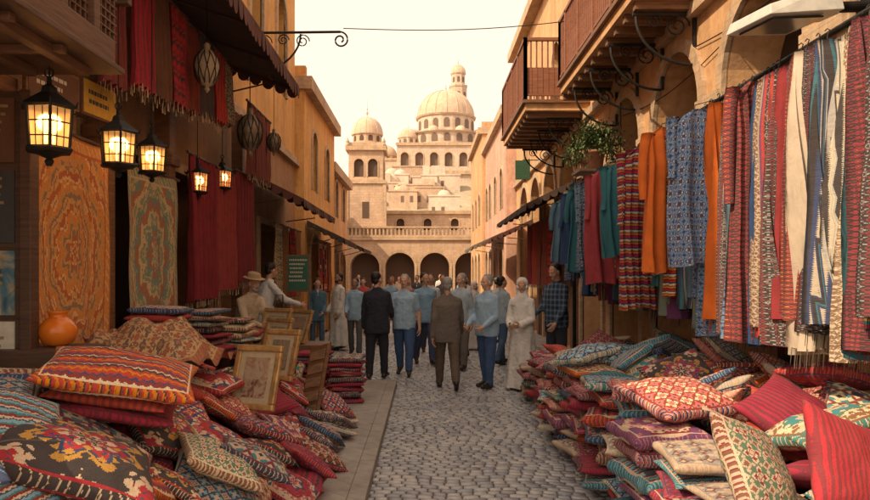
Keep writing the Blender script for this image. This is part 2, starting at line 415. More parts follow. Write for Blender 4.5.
mb=MB(); mb.box(-3.1,-.58,-2,11.0,-.01,.1,0)
y=-2
while y<11:
    l=U(.5,.8); l=min(l,11-y); mb.box(-.577,-.44,y+.004,y+l-.004,-.01,.108,0); y+=l
mb.box(-3.1,-2.3,11.003,27,-.01,.1,0)
build('pavement',mb,[slab],bevel=.008)
mb=MB(); mb.box(1.62,3.2,-2,10.8,-.01,.1,0); mb.box(2.6,3.2,10.803,34,-.01,.1,0)
y=-2
while y<10.8:
    l=U(.5,.8); l=min(l,10.8-y); mb.box(1.48,1.617,y+.004,y+l-.004,-.01,.108,0); y+=l
build('pavement',mb,[slab],bevel=.008)

# ---------------------------------------------------------------- buildings
def arcpts(s0,s1,zs,rise,n=14):
    c=(s0+s1)/2; r=(s1-s0)/2
    return [(c-r*math.cos(pi*k/n), zs+rise*math.sin(pi*k/n)) for k in range(n+1)]
def band(mb,P,L0,L1,z0,z1,ops,mat=0,depth=.3,back=1,trim=None,tw=.12,tp=.04,frame=None):
    s=L0
    def q(a,b,c,d,m=mat): mb.quad(P(*a),P(*b),P(*c),P(*d),m)
    for o in ops:
        s0,s1,zb,zs,rise=o[:5]; bk=o[5] if len(o)>5 else back
        q((s,z0,0),(s0,z0,0),(s0,z1,0),(s,z1,0))
        if zb>z0: q((s0,z0,0),(s1,z0,0),(s1,zb,0),(s0,zb,0))
        pts=arcpts(s0,s1,zs,rise) if rise>0 else [(s0,zs),(s1,zs)]
        for (a,za),(b,zb2) in zip(pts,pts[1:]):
            q((a,za,0),(b,zb2,0),(b,z1,0),(a,z1,0)); q((a,za,0),(b,zb2,0),(b,zb2,-depth),(a,za,-depth))
            q((a,zb,-depth),(b,zb,-depth),(b,zb2,-depth),(a,za,-depth),bk)
        q((s0,zb,0),(s0,zs,0),(s0,zs,-depth),(s0,zb,-depth)); q((s1,zb,0),(s1,zs,0),(s1,zs,-depth),(s1,zb,-depth))
        q((s0,zb,0),(s1,zb,0),(s1,zb,-depth),(s0,zb,-depth))
        if trim is not None:
            c=(s0+s1)/2; full=[(s0,zb)]+pts+[(s1,zb)]
            out=[]
            for (a,z) in full:
                if z<=zs and rise>0 or rise==0: out.append((a-tw if a<c else a+tw, z if rise>0 or z==zb else z+tw))
                else:
                    dx,dz=a-c,z-zs; l=math.hypot(dx,dz) or 1; out.append((a+dx/l*tw,z+dz/l*tw))
            for k in range(len(full)-1):
                a,b=full[k],full[k+1]; oa,ob=out[k],out[k+1]
                q((*a,tp),(*b,tp),(*ob,tp),(*oa,tp),trim); q((*a,tp),(*b,tp),(*b,-.02),(*a,-.02),trim); q((*oa,tp),(*ob,tp),(*ob,-.01),(*oa,-.01),trim)
        if frame is not None:
            def bx(a,b,c,d,n0=-depth+.01,n1=-depth+.06):
                v=[P(a,c,n0),P(b,c,n0),P(b,d,n0),P(a,d,n0),P(a,c,n1),P(b,c,n1),P(b,d,n1),P(a,d,n1)]
                mb.add(v,[(0,1,2,3),(4,5,6,7),(0,1,5,4),(1,2,6,5),(2,3,7,6),(3,0,4,7)],frame)
            m=(s0+s1)/2; bx(m-.025,m+.025,zb,zs+rise*.98); bx(s0,s0+.05,zb,zs); bx(s1-.05,s1,zb,zs)
            for t in (0,.45,.97): zz=zb+(zs-zb)*t; bx(s0+.05,m-.025,zz,zz+.05); bx(m+.025,s1-.05,zz,zz+.05)
        s=s1
    q((s,z0,0),(L1,z0,0),(L1,z1,0),(s,z1,0))
def pbox(mb,P,s0,s1,z0,z1,n0,n1,mat):
    v=[P(s0,z0,n0),P(s1,z0,n0),P(s1,z1,n0),P(s0,z1,n0),P(s0,z0,n1),P(s1,z0,n1),P(s1,z1,n1),P(s0,z1,n1)]
    mb.add(v,[(0,1,2,3),(4,5,6,7),(0,1,5,4),(1,2,6,5),(2,3,7,6),(3,0,4,7)],mat)
def closebox(mb,x0,x1,y0,y1,z1,skip,mat=0):
    if skip!='x1': mb.quad((x1,y0,0),(x1,y1,0),(x1,y1,z1),(x1,y0,z1),mat)
    if skip!='x0': mb.quad((x0,y0,0),(x0,y1,0),(x0,y1,z1),(x0,y0,z1),mat)
    if skip!='y0': mb.quad((x0,y0,0),(x1,y0,0),(x1,y0,z1),(x0,y0,z1),mat)
    mb.quad((x0,y1,0),(x1,y1,0),(x1,y1,z1),(x0,y1,z1),mat)
    mb.quad((x0,y0,z1),(x1,y0,z1),(x1,y1,z1),(x0,y1,z1),mat)
ochre=plaster('ochre_plaster',(.72,.39,.13)); ochre2=plaster('sand_plaster',(.66,.39,.2)); pinkp=plaster('pink_plaster',(.64,.39,.29)); trimM=plaster('stone_trim',(.58,.42,.28),.65,brick=3.0)
glass=flat('window_glass_dark',(.04,.04,.045),.15); shut=wood('window_shutter_wood',(.16,.085,.05),.6,(1,1,30)); greenw=wood('green_shutter',(.03,.09,.05),.6,(1,1,30))
XR=3.2
P=lambda s,z,n: (XR-n,s,z)
mb=MB()
arch=[]; c=4.4
while c<24:
    arch.append((c-.8,c+.8,.1,3.75,.8,1 if c<14 else 2)); c+=2.25
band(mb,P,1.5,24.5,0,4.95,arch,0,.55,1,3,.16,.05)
wins=[(c-.5,c+.5,5.3,6.9,.5) for c in (3.2,5.5,7.75,10,12.25,14.5,17,19.5,22)]
band(mb,P,1.5,24.5,4.95,9.4,wins,0,.25,4,3,.12,.04,5)
closebox(mb,XR,10,1.5,24.5,9.4,'x0')
pbox(mb,P,1.45,24.55,4.78,4.92,0,.12,3); pbox(mb,P,1.4,24.6,9.2,9.5,0,.3,3)
for (a,b,*_) in arch:
    for s in (a-.32,b+.02): pbox(mb,P,s,s+.3,3.6,3.74,.0,.09,3)
for c in (14.9,17.2,19.4): pbox(mb,P,c-.3,c+.3,.1,2.2,0,.05,2)
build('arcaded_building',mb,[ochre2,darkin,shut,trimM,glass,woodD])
def simple_building(name,side,X,depthx,y0,y1,z1,mats,ws,storeys,cor=.2):
    mb=MB(); P=(lambda s,z,n:(X-n,s,z)) if side=='R' else (lambda s,z,n:(X+n,s,z))
    zz=[0]+storeys+[z1]
    for k in range(len(zz)-1):
        a,b=zz[k],zz[k+1]
        if k==0: ops=[(c-.6,c+.6,.1,min(2.3,b-.9),.5) for c in ws]
        else: ops=[(c-.38,c+.38,a+.8,min(a+2.0,b-.6),.3) for c in ws]
        band(mb,P,y0,y1,a,b,ops,0,.25,1,3,.1,.04,2 if k else None)
    X2=X+depthx if side=='R' else X-depthx
    closebox(mb,min(X,X2),max(X,X2),y0,y1,z1,'x0' if side=='R' else 'x1')
    pbox(mb,P,y0-.1,y1+.1,z1-.18,z1+.12,0,cor,3)
    x0,x1=min(X,X2),max(X,X2); mb.box(x0-.0,x1,y0-.12,y0-.003,z1-.18,z1+.12,3)
    mb.box(x0,x1,y0+.2,y0+.4,z1+.0,z1+.45,0)
    for k in range(1,len(zz)-1):
        a=zz[k]
        for xx in ([X+1.2,X+3] if side=='R' else [X-1.0,X-2.6]):
            mb.box(xx-.35,xx+.35,y0-.02,y0+.1,a+.8,a+2,1); mb.box(xx-.42,xx+.42,y0-.05,y0+.0,a+.68,a+.76,3)
    return build(name,mb,mats)
simple_building('plaster_building','R',2.85,6,24.6,33,7.6,[pinkp,glass,woodD,trimM],[26,28.2,30.4,32],[3.4])
simple_building('plaster_building','R',2.7,6,33.1,41,8.6,[ochre2,glass,woodD,trimM],[34.5,36.7,39],[3.4])
simple_building('plaster_building','R',3.6,8,41.1,47,7.4,[pinkp,glass,woodD,trimM],[43,45.5],[3.4])
XL=-3.05
P=lambda s,z,n:(XL+n,s,z)
mb=MB()
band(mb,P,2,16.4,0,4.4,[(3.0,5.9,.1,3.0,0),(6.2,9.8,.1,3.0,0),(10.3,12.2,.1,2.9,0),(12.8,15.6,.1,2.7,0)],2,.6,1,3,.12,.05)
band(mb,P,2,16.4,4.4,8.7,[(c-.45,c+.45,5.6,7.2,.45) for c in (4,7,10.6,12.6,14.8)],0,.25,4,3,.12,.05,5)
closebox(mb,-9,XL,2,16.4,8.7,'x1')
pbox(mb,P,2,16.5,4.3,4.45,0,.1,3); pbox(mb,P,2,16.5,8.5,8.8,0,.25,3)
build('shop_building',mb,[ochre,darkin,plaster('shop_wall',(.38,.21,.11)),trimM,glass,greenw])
simple_building('plaster_building','L',-2.85,6,16.5,22,6.3,[ochre,glass,woodD,trimM],[18,20.3],[3.1])
simple_building('plaster_building','L',-3.0,6,22.1,27,5.2,[ochre2,glass,woodD,trimM],[23.6,25.6],[2.9])
simple_building('plaster_building','L',-7.0,8,27.1,49,7.5,[ochre2,glass,woodD,trimM],[30,34,38,42,46],[3.4])

stone=plaster('cream_stone',(.6,.43,.3),.85,brick=1.6); stone2=plaster('pale_stone',(.64,.5,.4),.95,brick=1.0); dome_m=plaster('dome_plaster',(.62,.46,.34),.85)
mb=MB(); P=lambda s,z,n:(s,50-n,z)
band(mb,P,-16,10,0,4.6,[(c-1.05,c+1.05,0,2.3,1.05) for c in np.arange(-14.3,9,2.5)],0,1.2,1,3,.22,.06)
pbox(mb,P,-16,10,4.25,4.4,0,.15,3); pbox(mb,P,-16,10,4.42,4.6,.0,.1,3)
for s in np.arange(-15.9,9.9,.28): mb.box(s,s+.12,49.9,50.02,4.6,5.1,3)
mb.box(-16,10,49.85,50.07,5.1,5.22,3)
mb.quad((-16,50,4.6),(10,50,4.6),(10,56,4.6),(-16,56,4.6),0)
P=lambda s,z,n:(s,54-n,z)
band(mb,P,-16,10,4.6,6.6,[(c-.3,c+.3,5.2,5.8,.3) for c in np.arange(-14.5,9,2.1)],0,.3,1,3,.1,.05)
pbox(mb,P,-16,10,6.45,6.7,0,.2,3); mb.quad((-16,54,6.6),(10,54,6.6),(10,62,6.6),(-16,62,6.6),0)
mb.quad((10,50,0),(10,62,0),(10,62,6.6),(10,54,6.6),0)
build('stone_arcade',mb,[stone,hazemid,woodD,trimM])
def dome(mb,c,r,h,mat,ribs=0,fin=.4,seg=32,drum=None):
    n=14; prof=[]
    for k in range(n+1):
        a=pi/2*k/n; prof.append((max(r*math.cos(a)**.9,.01) if k<n else .01, h*math.sin(a)))
    mb.lathe(prof,c,mat,seg)
    if fin: mb.lathe([(.02*fin*4,0),(.05*fin*4,.1*fin),(.03*fin,.3*fin),(.16*fin,.6*fin),(.16*fin,.8*fin),(.04*fin,1*fin),(.1*fin,1.25*fin),(.02*fin,1.6*fin),(.01,2.6*fin)],(c[0],c[1],c[2]+h-.03),mat,10)
    for k in range(ribs):
        a=2*pi*k/ribs; pts=[(c[0]+(r*math.cos(b)**.9)*1.005*math.cos(a),c[1]+(r*math.cos(b)**.9)*1.005*math.sin(a),c[2]+h*1.005*math.sin(b)) for b in [pi/2*q/10 for q in range(10)]]
        mb.tube(pts,.014*r,mat,5)
def octdrum(mb,c,r,z0,z1,mat,dark,n=12,wins=True):
    mb.lathe([(r,z0),(r,z1)],(c[0],c[1],0),mat,n,pi/n)
    mb.lathe([(r*1.05,z1-.08*(z1-z0)),(r*1.08,z1),(r*1.02,z1+.03*(z1-z0))],(c[0],c[1],0),mat,n,pi/n)
    if wins:
        ap=r*math.cos(pi/n); w=r*math.sin(pi/n)*.5
        for k in range(n):
            a=2*pi*(k+1)/n; M=T(c[0],c[1],0)@RZ(a); zb=z0+(z1-z0)*.25; zs=z0+(z1-z0)*.6
            pts=[(ap+.012*r,-w,zb),(ap+.012*r,w,zb)]+[(ap+.012*r,w*math.cos(t),zs+w*math.sin(t)) for t in np.linspace(0,pi,8)]
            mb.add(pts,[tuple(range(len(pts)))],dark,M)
mb=MB(); tx,ty=-4.25,51.5; hw=1.35
for k,(a,b,w) in enumerate(((4.5,8.3,hw),(8.3,8.55,hw+.12),(8.55,10.7,hw-.12),(10.7,11.0,hw+.1),(11.0,11.3,hw-.15))):
    if k==2:
        for (P,lo,hi) in ((lambda s,z,n:(s,ty-w-n,z),tx-w,tx+w),(lambda s,z,n:(tx+w+n,s,z),ty-w,ty+w),(lambda s,z,n:(tx-w-n,s,z),ty-w,ty+w),(lambda s,z,n:(s,ty+w+n,z),tx-w,tx+w)):
            m=(lo+hi)/2; band(mb,P,lo,hi,a,b,[(m-.85,m-.15,a+.25,a+1.2,.35),(m+.15,m+.85,a+.25,a+1.2,.35)],0,.2,1,3,.08,.04)
    else: mb.box(tx-w,tx+w,ty-w,ty+w,a,b,0 if k%2==0 else 3)
mb.box(tx-.25,tx+.25,ty-hw-.01,ty-hw+.1,5.8,7.0,1)
for sx in(-1,1):
    mb.box(tx+sx*hw-.12,tx+sx*hw+.12,ty-hw-.06,ty-hw+.2,4.5,8.3,3)
    for sy in(-1,1): mb.lathe([(.12,0),(.15,.1),(.1,.2),(.13,.35),(.02,.6)],(tx+sx*(hw-.05),ty+sy*(hw-.05),11.0),3,10)
octdrum(mb,(tx,ty),1.08,11.3,12.0,0,1,10,True); dome(mb,(tx,ty,12.0),1.15,1.35,2,8,.5)
build('bell_tower',mb,[stone,hazemid,dome_m,trimM],False)
mb=MB(); NXh,NYh=90,40
def hz(x,y):
    rx=(x+2)/70; t=min(max((y-66)/60,0),1.0); h=19*(t*t*(3-2*t))*math.exp(-rx*rx*1.2)
    if y>150: h*=math.exp(-((y-150)/60)**2)
    return h+noise.noise(Vector((x*.08,y*.08,0)))*1.6*t+noise.noise(Vector((x*.3,y*.3,3)))*.5*t-.1
vs=[(-160+320*i/NXh,62+180*j/NYh,hz(-160+320*i/NXh,62+180*j/NYh)) for j in range(NYh+1) for i in range(NXh+1)]
fs=[(j*(NXh+1)+i,j*(NXh+1)+i+1,(j+1)*(NXh+1)+i+1,(j+1)*(NXh+1)+i) for j in range(NYh) for i in range(NXh)]
mb.add(vs,fs); build('hill',mb,[plaster('hill_earth',(.4,.33,.23),.7,scale=.15)],True)
hc=[plaster('house_cream',(.62,.48,.37),.85,scale=.3),plaster('house_tan',(.54,.39,.28),.85,scale=.3),plaster('house_pale',(.66,.54,.44),.85,scale=.3)]
rs=random.Random(3)
for k in range(70):
    x=rs.uniform(-42,42) if k<38 else rs.uniform(-14,16); y=rs.uniform(70,113); z=hz(x,y)-1; w=rs.uniform(2.2,5); d=rs.uniform(2.5,4.5); h=rs.uniform(1.8,3.4)+1
    mb=MB(); mb.box(x,x+w,y,y+d,z,z+h,0); mb.box(x-.1,x+w+.1,y-.1,y+d+.1,z+h,z+h+.2,0)
    if rs.random()<.4: mb.box(x+.2,x+w*.5,y+.4,y+d-.3,z+h+.2,z+h+1.6,0)
    nf=max(1,int((h-1)/2.0))
    for fl in range(nf):
        for q in range(int(w/1.3)): 
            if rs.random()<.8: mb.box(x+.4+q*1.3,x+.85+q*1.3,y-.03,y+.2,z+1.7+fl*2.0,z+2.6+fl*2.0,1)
    if rs.random()<.2: dome(mb,(x+w/2,y+d/2,z+h+.2),min(w,d)*.35,min(w,d)*.33,0,0,.3,20)
    build('hillside_house',mb,[rs.choice(hc),hazefar])
mb=MB()
P=lambda s,z,n:(s,118-n,z)
band(mb,P,-12,22,12,19.0,[(c-.5,c+.5,15.6,17.0,.5) for c in np.arange(-10.5,21,3.2)],0,.5,1,3,.15,.08); closebox(mb,-12,22,118,150,19.0,'y0')
pbox(mb,P,-12.2,22.2,18.7,19.3,0,.4,3); pbox(mb,P,-12,22,14.6,14.85,0,.2,3)
for c in np.arange(-9,21,6.4): pbox(mb,P,c-.4,c+.4,12,18.7,0,.5,0)
for s in np.arange(-12,22,1.0): mb.box(s,s+.6,117.8,118.2,19.3,19.9,0)
P=lambda s,z,n:(s,124-n,z)
band(mb,P,-5,13,19.0,25.0,[(c-.7,c+.7,21,22.8,.7) for c in np.arange(-3.6,12.5,2.6)],0,.5,1,3,.15,.08); closebox(mb,-5,13,124,142,25.0,'y0')
pbox(mb,P,-5.2,13.2,24.7,25.2,0,.3,3)
mb.box(-10,-5.003,126,140,19,22.4,0); mb.box(-10.2,-5.1,125.8,140.2,22.4,22.8,3); mb.box(13.003,18,126,140,19,23.4,0); mb.box(13.1,18.2,125.8,140.2,23.4,23.8,3)
cx,cy=3.9,131
octdrum(mb,(cx,cy),7.2,25.0,27.4,0,1,20); octdrum(mb,(cx,cy),5.3,27.6,31,0,1,16); dome(mb,(cx,cy,31.1),5.3,5.0,2,16,.9)
for k in range(8):
    a=2*pi*k/8+.4; dome(mb,(cx+6.3*math.cos(a),cy+6.3*math.sin(a),27.4),1.0,1.1,2,0,.25,14)
for (x,y,r,z) in ((-3.0,127,1.9,25.0),(10.6,127,1.9,25.0),(-7.5,132,2.2,22.6),(15.2,132,2.4,23.6)):
    octdrum(mb,(x,y),r,z,z+1.5,0,1,10); dome(mb,(x,y,z+1.5),r,r*.95,2,8,.45)
tx,ty=6.6,139
mb.box(tx-2,tx+2,ty-2,ty+2,25.0,34.5,0); mb.box(tx-2.2,tx+2.2,ty-2.2,ty+2.2,34.5,35,3)
octdrum(mb,(tx,ty),1.8,35,39.2,0,1,8); octdrum(mb,(tx,ty),1.4,39.2,41.6,0,1,8); dome(mb,(tx,ty,41.6),1.5,1.9,2,8,.65)
build('domed_citadel',mb,[stone2,hazefar,dome_m,trimM])

# ---------------------------------------------------------------- balconies (right)
def scroll(mb,x0,y,z,L,Hh,mat=0,r=.018):
    mb.box(x0-L,x0,y-.02,y+.02,z-.04,z,mat); mb.box(x0-.04,x0,y-.02,y+.02,z-Hh,z-.04,mat)
    pts=[(x0-.04-(L-.08)*math.sin(t),y,z-Hh+(Hh-.05)*(1-math.cos(t))) for t in np.linspace(0,pi/2,12)]
    mb.tube(pts,r,mat,6)
    for (cx,cz,rr) in ((x0-.3*L,z-.26*Hh,.2*L),(x0-.68*L,z-.17*Hh,.13*L)):
        sp=[(cx+rr*(1-t/14)*math.cos(t),y,cz+rr*(1-t/14)*math.sin(t)) for t in np.linspace(0,11,34)]
        mb.tube(sp,r*.6,mat,5)
def balcony(y0,y1,xf,z,h=1.05):
    mb=MB(); mb.box(xf,XR-.003,y0,y1,z,z+.14,0); mb.box(xf-.06,XR-.003,y0-.06,y1+.06,z+.14,z+.2,2)
    for yy in np.arange(y0+.15,y1,.42): mb.box(xf+.05,XR-.01,yy,yy+.1,z-.1,z-.002,2)
    zr=z+.2
    def rail(a,b):
        a=Vector(a);b=Vector(b); n=int((b-a).length/.105)
        d=(b-a)/n
        for k in range(n+1):
            p=a+d*k; w=.035 if k%9==0 or k==n else .014
            mb.box(p.x-w,p.x+w,p.y-w,p.y+w,zr,zr+h+(0.05 if w>.02 else 0),1)
        mb.box(min(a.x,b.x)-.035,max(a.x,b.x)+.035,min(a.y,b.y)-.035,max(a.y,b.y)+.035,zr+h,zr+h+.06,1)
        mb.box(min(a.x,b.x)-.022,max(a.x,b.x)+.022,min(a.y,b.y)-.022,max(a.y,b.y)+.022,zr+.08,zr+.12,1)
        mb.box(min(a.x,b.x)-.006,max(a.x,b.x)+.006,min(a.y,b.y)-.006,max(a.y,b.y)+.006,zr+.12,zr+h*.55,1)
    rail((xf,y0,0),(xf,y1,0)); rail((xf,y0,0),(XR-.05,y0,0)); rail((xf,y1,0),(XR-.05,y1,0))
    for yy in np.arange(y0+.25,y1,1.12): scroll(mb,XR-.005,yy,z-.102,min(.8,XR-xf-.05),.62,3)
    build('balcony',mb,[ochre2,wood('balcony_wood',(.24,.09,.045),.6,(1,1,20)),woodM,iron])
balcony(8.0,12.4,2.4,4.95); balcony(13.6,17.4,1.95,4.95,1.15)

# ---------------------------------------------------------------- awnings
def awning(name,side,xw,xe,y0,y1,zw,ze,mat,fr=None,beams=True,scal=.14):
    mb=MB(); n=max(6,int((y1-y0)/.3)); 
    def sag(t,s): return -.05*math.sin(pi*s)*(.4+.6*abs(math.sin(t*pi*3)))
    m=5
    for lay in (0,.03):
        vs=[];uv=[]
        for i in range(n+1):
            for j in range(m+1):
                s=j/m; x=xw+(xe-xw)*s; y=y0+(y1-y0)*i/n
                vs.append((x,y,zw+(ze-zw)*s+sag(i/n,s)-lay)); uv.append((i/n*4,s))
        mb.add(vs,[(i*(m+1)+j,i*(m+1)+j+1,(i+1)*(m+1)+j+1,(i+1)*(m+1)+j) for i in range(n) for j in range(m)],0,None,uv)
    k=int((y1-y0)/.16)
    for i in range(k):
        a=y0+(y1-y0)*i/k; b=y0+(y1-y0)*(i+1)/k; pts=[(xe,a,ze),(xe,b,ze)]+[(xe+.01*math.sin(i),(a+b)/2+(b-a)/2*math.cos(t),ze-scal*.5-scal*.5*math.sin(t)) for t in np.linspace(0,pi,6)]
        mb.add(pts,[tuple(range(len(pts)))],1)
    k=int(abs(xe-xw)/.16)
    for yy in (y0,y1):
        for i in range(k):
            a=xw+(xe-xw)*i/k; b=xw+(xe-xw)*(i+1)/k; za=zw+(ze-zw)*i/k; zb=zw+(ze-zw)*(i+1)/k
            pts=[(a,yy,za),(b,yy,zb)]+[((a+b)/2+(b-a)/2*math.cos(t),yy,(za+zb)/2-scal*.5-scal*.5*math.sin(t)) for t in np.linspace(0,pi,6)]
            mb.add(pts,[tuple(range(len(pts)))],1)
    if beams:
        mb.tube([(xe-.03*np.sign(xe-xw),y0,ze-.06),(xe-.03*np.sign(xe-xw),y1,ze-.06)],.02,2)
        for yy in np.arange(y0+.1,y1,1.3): mb.tube([(xw,yy,zw-.1),(xe,yy,ze-.08)],.018,2)
        for yy in (y0+.1,y1-.1): mb.tube([(xw,yy,zw-.6),(xw+(xe-xw)*.6,yy,ze-.0)],.012,2)
    return build(name,mb,[mat,fr or mat,woodD],False)
dkc=cloth((.08,.05,.04)); rdc=cloth((.12,.045,.035)); grc=cloth((.2,.17,.13))
awning('shop_awning','L',-3.0,-1.78,4.6,9.9,4.85,4.42,dkc,rdc,True,.2)
awning('shop_awning','L',-3.0,-1.95,11.3,15.2,3.5,2.98,dkc,rdc)
awning('shop_awning','L',-2.8,-1.9,16.6,19.3,3.05,2.6,grc,dkc)
awning('shop_awning','L',-2.95,-1.95,22.3,25.5,3.05,2.6,rdc,dkc)
awning('shop_awning','R',3.18,2.05,14.2,20,3.75,3.2,grc,dkc)
awning('shop_awning','R',3.18,1.95,20.6,24.2,3.4,2.85,dkc,rdc)
awning('shop_awning','R',2.8,1.7,25.2,30,3.3,2.8,grc,grc)

# ---------------------------------------------------------------- hanging rugs, curtains
def hang(name,side,x,y0,y1,z0,z1,mat,folds=0,amp=.0,fr=True,rail=True,uvs=(1,1)):
    mb=MB(); n=max(10,folds*8); m=16; sg=1 if side=='L' else -1; vs=[];uv=[]; ph=U(0,6)
    for i in range(n+1):
        t=i/n; 
        for j in range(m+1):
            s=j/m; w=amp*(.35+.65*s)*math.sin(t*folds*2*pi+ph+.7*math.sin(3*s+ph))+ .02*noise.noise(Vector((t*3+ph,s*3,0)))
            zb=z0+(.02*math.sin(t*folds*2*pi+ph) if folds else 0)
            vs.append((x+sg*w,y0+(y1-y0)*t,z1+(zb-z1)*s)); uv.append((t*uvs[0],(1-s)*uvs[1]))
    mb.add(vs,[(i*(m+1)+j,i*(m+1)+j+1,(i+1)*(m+1)+j+1,(i+1)*(m+1)+j) for i in range(n) for j in range(m)],0,None,uv)
    if fr:
        k=int((y1-y0)/.02)
        for i in range(k):
            t=(i+.2)/k; ii=min(int(t*n),n-1); vx=vs[ii*(m+1)+m]; y=y0+(y1-y0)*t; l=U(.06,.09)
            mb.quad((vx[0],y,vx[2]+.004),(vx[0],y+.011,vx[2]+.004),(vx[0]+U(-.01,.01),y+.011,vx[2]-l),(vx[0]+U(-.01,.01),y+.002,vx[2]-l),1)
    if rail: mb.tube([(x,y0-.08,z1+.01),(x,y1+.08,z1+.01)],.018,2)
    return build(name,mb,[mat,cloth((.38,.28,.18)),woodD],True)
rugA=kilim('rug_orange',[(.5,.17,.06),(.55,.34,.18),(.34,.08,.04),(.5,.24,.1),(.2,.12,.08),(.45,.2,.08)],4,9,'medal')
rugA2=kilim('rug_gold',[(.42,.31,.16),(.17,.22,.15),(.46,.36,.21),(.3,.12,.07),(.13,.2,.17)],5,7,'medal')
hang('hanging_rug','L',-2.72,4.8,6.0,1.0,2.82,rugA,2,.03)
hang('hanging_rug','L',-2.72,6.4,7.65,1.1,2.78,rugA2,2,.03)
for (a,b,z0,z1,c) in ((7.8,8.7,1.45,3.1,(.2,.018,.025)),(8.75,9.6,1.55,3.1,(.26,.04,.035)),(9.7,10.6,1.65,3.2,(.17,.02,.025))):
    hang('hanging_textile','L',-2.62,a,b,z0,z1,cloth(c),6,.07)
y=5.3; 
for k in range(8):
    hang('hanging_textile','L',-2.45+U(-.05,.05),y,y+.42,3.25+.05*k+U(-.04,.04),4.35,[cloth((.18,.035,.03)),K[12],cloth((.14,.06,.035)),K[7],cloth((.2,.04,.03)),cloth((.07,.05,.05)),K[12],K[6]][k],4,.045); y+=.45
for k in range(4): hang('hanging_textile','L',-2.5,9.9+k*.35,10.2+k*.35,3.2,4.2,cloth((.18,.05,.04)),3,.04)
for k in range(6): hang('hanging_textile','R',2.9,15+k*.8,15.7+k*.8,1.5,3.1,random.choice([cloth((.22,.03,.04)),K[7],cloth((.25,.07,.05)),K[12]]),4,.05)
for k in range(4): hang('hanging_textile','L',-2.75,12.9+k*.65,13.5+k*.65,1.3,2.7,random.choice([cloth((.3,.14,.06)),K[7],K[6],cloth((.4,.27,.14))]),3,.04)
for k in range(3): hang('hanging_textile','L',-2.6,17+k*.8,17.7+k*.8,1.3,2.6,random.choice([cloth((.4,.14,.07)),K[3],K[6]]),3,.04)
for y in (4.6,6.2,7.72,10.75):
    mb=MB(); mb.box(-2.95,-2.78,y-.09,y+.09,.1,4.2,0); mb.box(-2.99,-2.74,y-.12,y+.12,2.95,3.07,0); mb.box(-2.99,-2.74,y-.12,y+.12,.1,.4,0); build('shop_post',mb,[woodM],bevel=.01)

# bay window upper-left
mb=MB(); X1,Ya,Yb,Z0,Z1=-1.82,2.1,4.05,2.96,4.4
mb.box(-3.0,X1-.06,Ya+.06,Yb-.06,Z0+.02,Z1,0)
def rails(face):
    for z,h in ((Z0,.14),(Z0+.52,.06),(Z0+1.1,.08)):
        if face=='x': mb.box(X1-.05,X1+.03,Ya,Yb,z,z+h,1)
        else: mb.box(-3.0,X1-.053,Yb-.05,Yb+.03,z,z+h,1)
rails('x'); rails('y')
for y in np.arange(Ya,Yb+.01,.35): mb.box(X1-.045,X1+.02,y-.035,y+.035,Z0+.14,Z1,1)
for x in np.arange(-2.95,X1-.1,.28): mb.box(x-.03,x+.03,Yb-.045,Yb+.02,Z0+.14,Z1,1)
y=Ya
while y<Yb-.05:
    for k in range(9):
        z=Z0+.16+k*.05; mb.box(X1-.04,X1-.01,y+.04,y+.31,z,z+.012,1)
    for k in range(5): mb.box(X1-.042,X1-.012,y+.06+k*.055,y+.07+k*.055,Z0+.14,Z0+.52,1)
    pts=arcpts(y+.06,y+.29,Z0+.85,.14,8)
    mb.tube([(X1-.01,y+.06,Z0+.6)]+[(X1-.01,a,b) for a,b in pts]+[(X1-.01,y+.29,Z0+.6)],.012,1,5)
    y+=.35
for x in np.arange(-2.85,X1-.1,.3): mb.box(x,x+.06,Ya,Yb-.1,Z0-.09,Z0-.036,1)
for yb in np.arange(Ya+.1,Yb-.1,.45): mb.box(-2.95,X1-.02,yb,yb+.05,Z0-.075,Z0-.036,1)
mb.box(-3.0,X1+.06,Ya-.05,Yb+.06,Z0-.035,Z0-.003,0)
build('wooden_bay_window',mb,[woodD,wood('bay_wood',(.11,.05,.027))],bevel=.004)

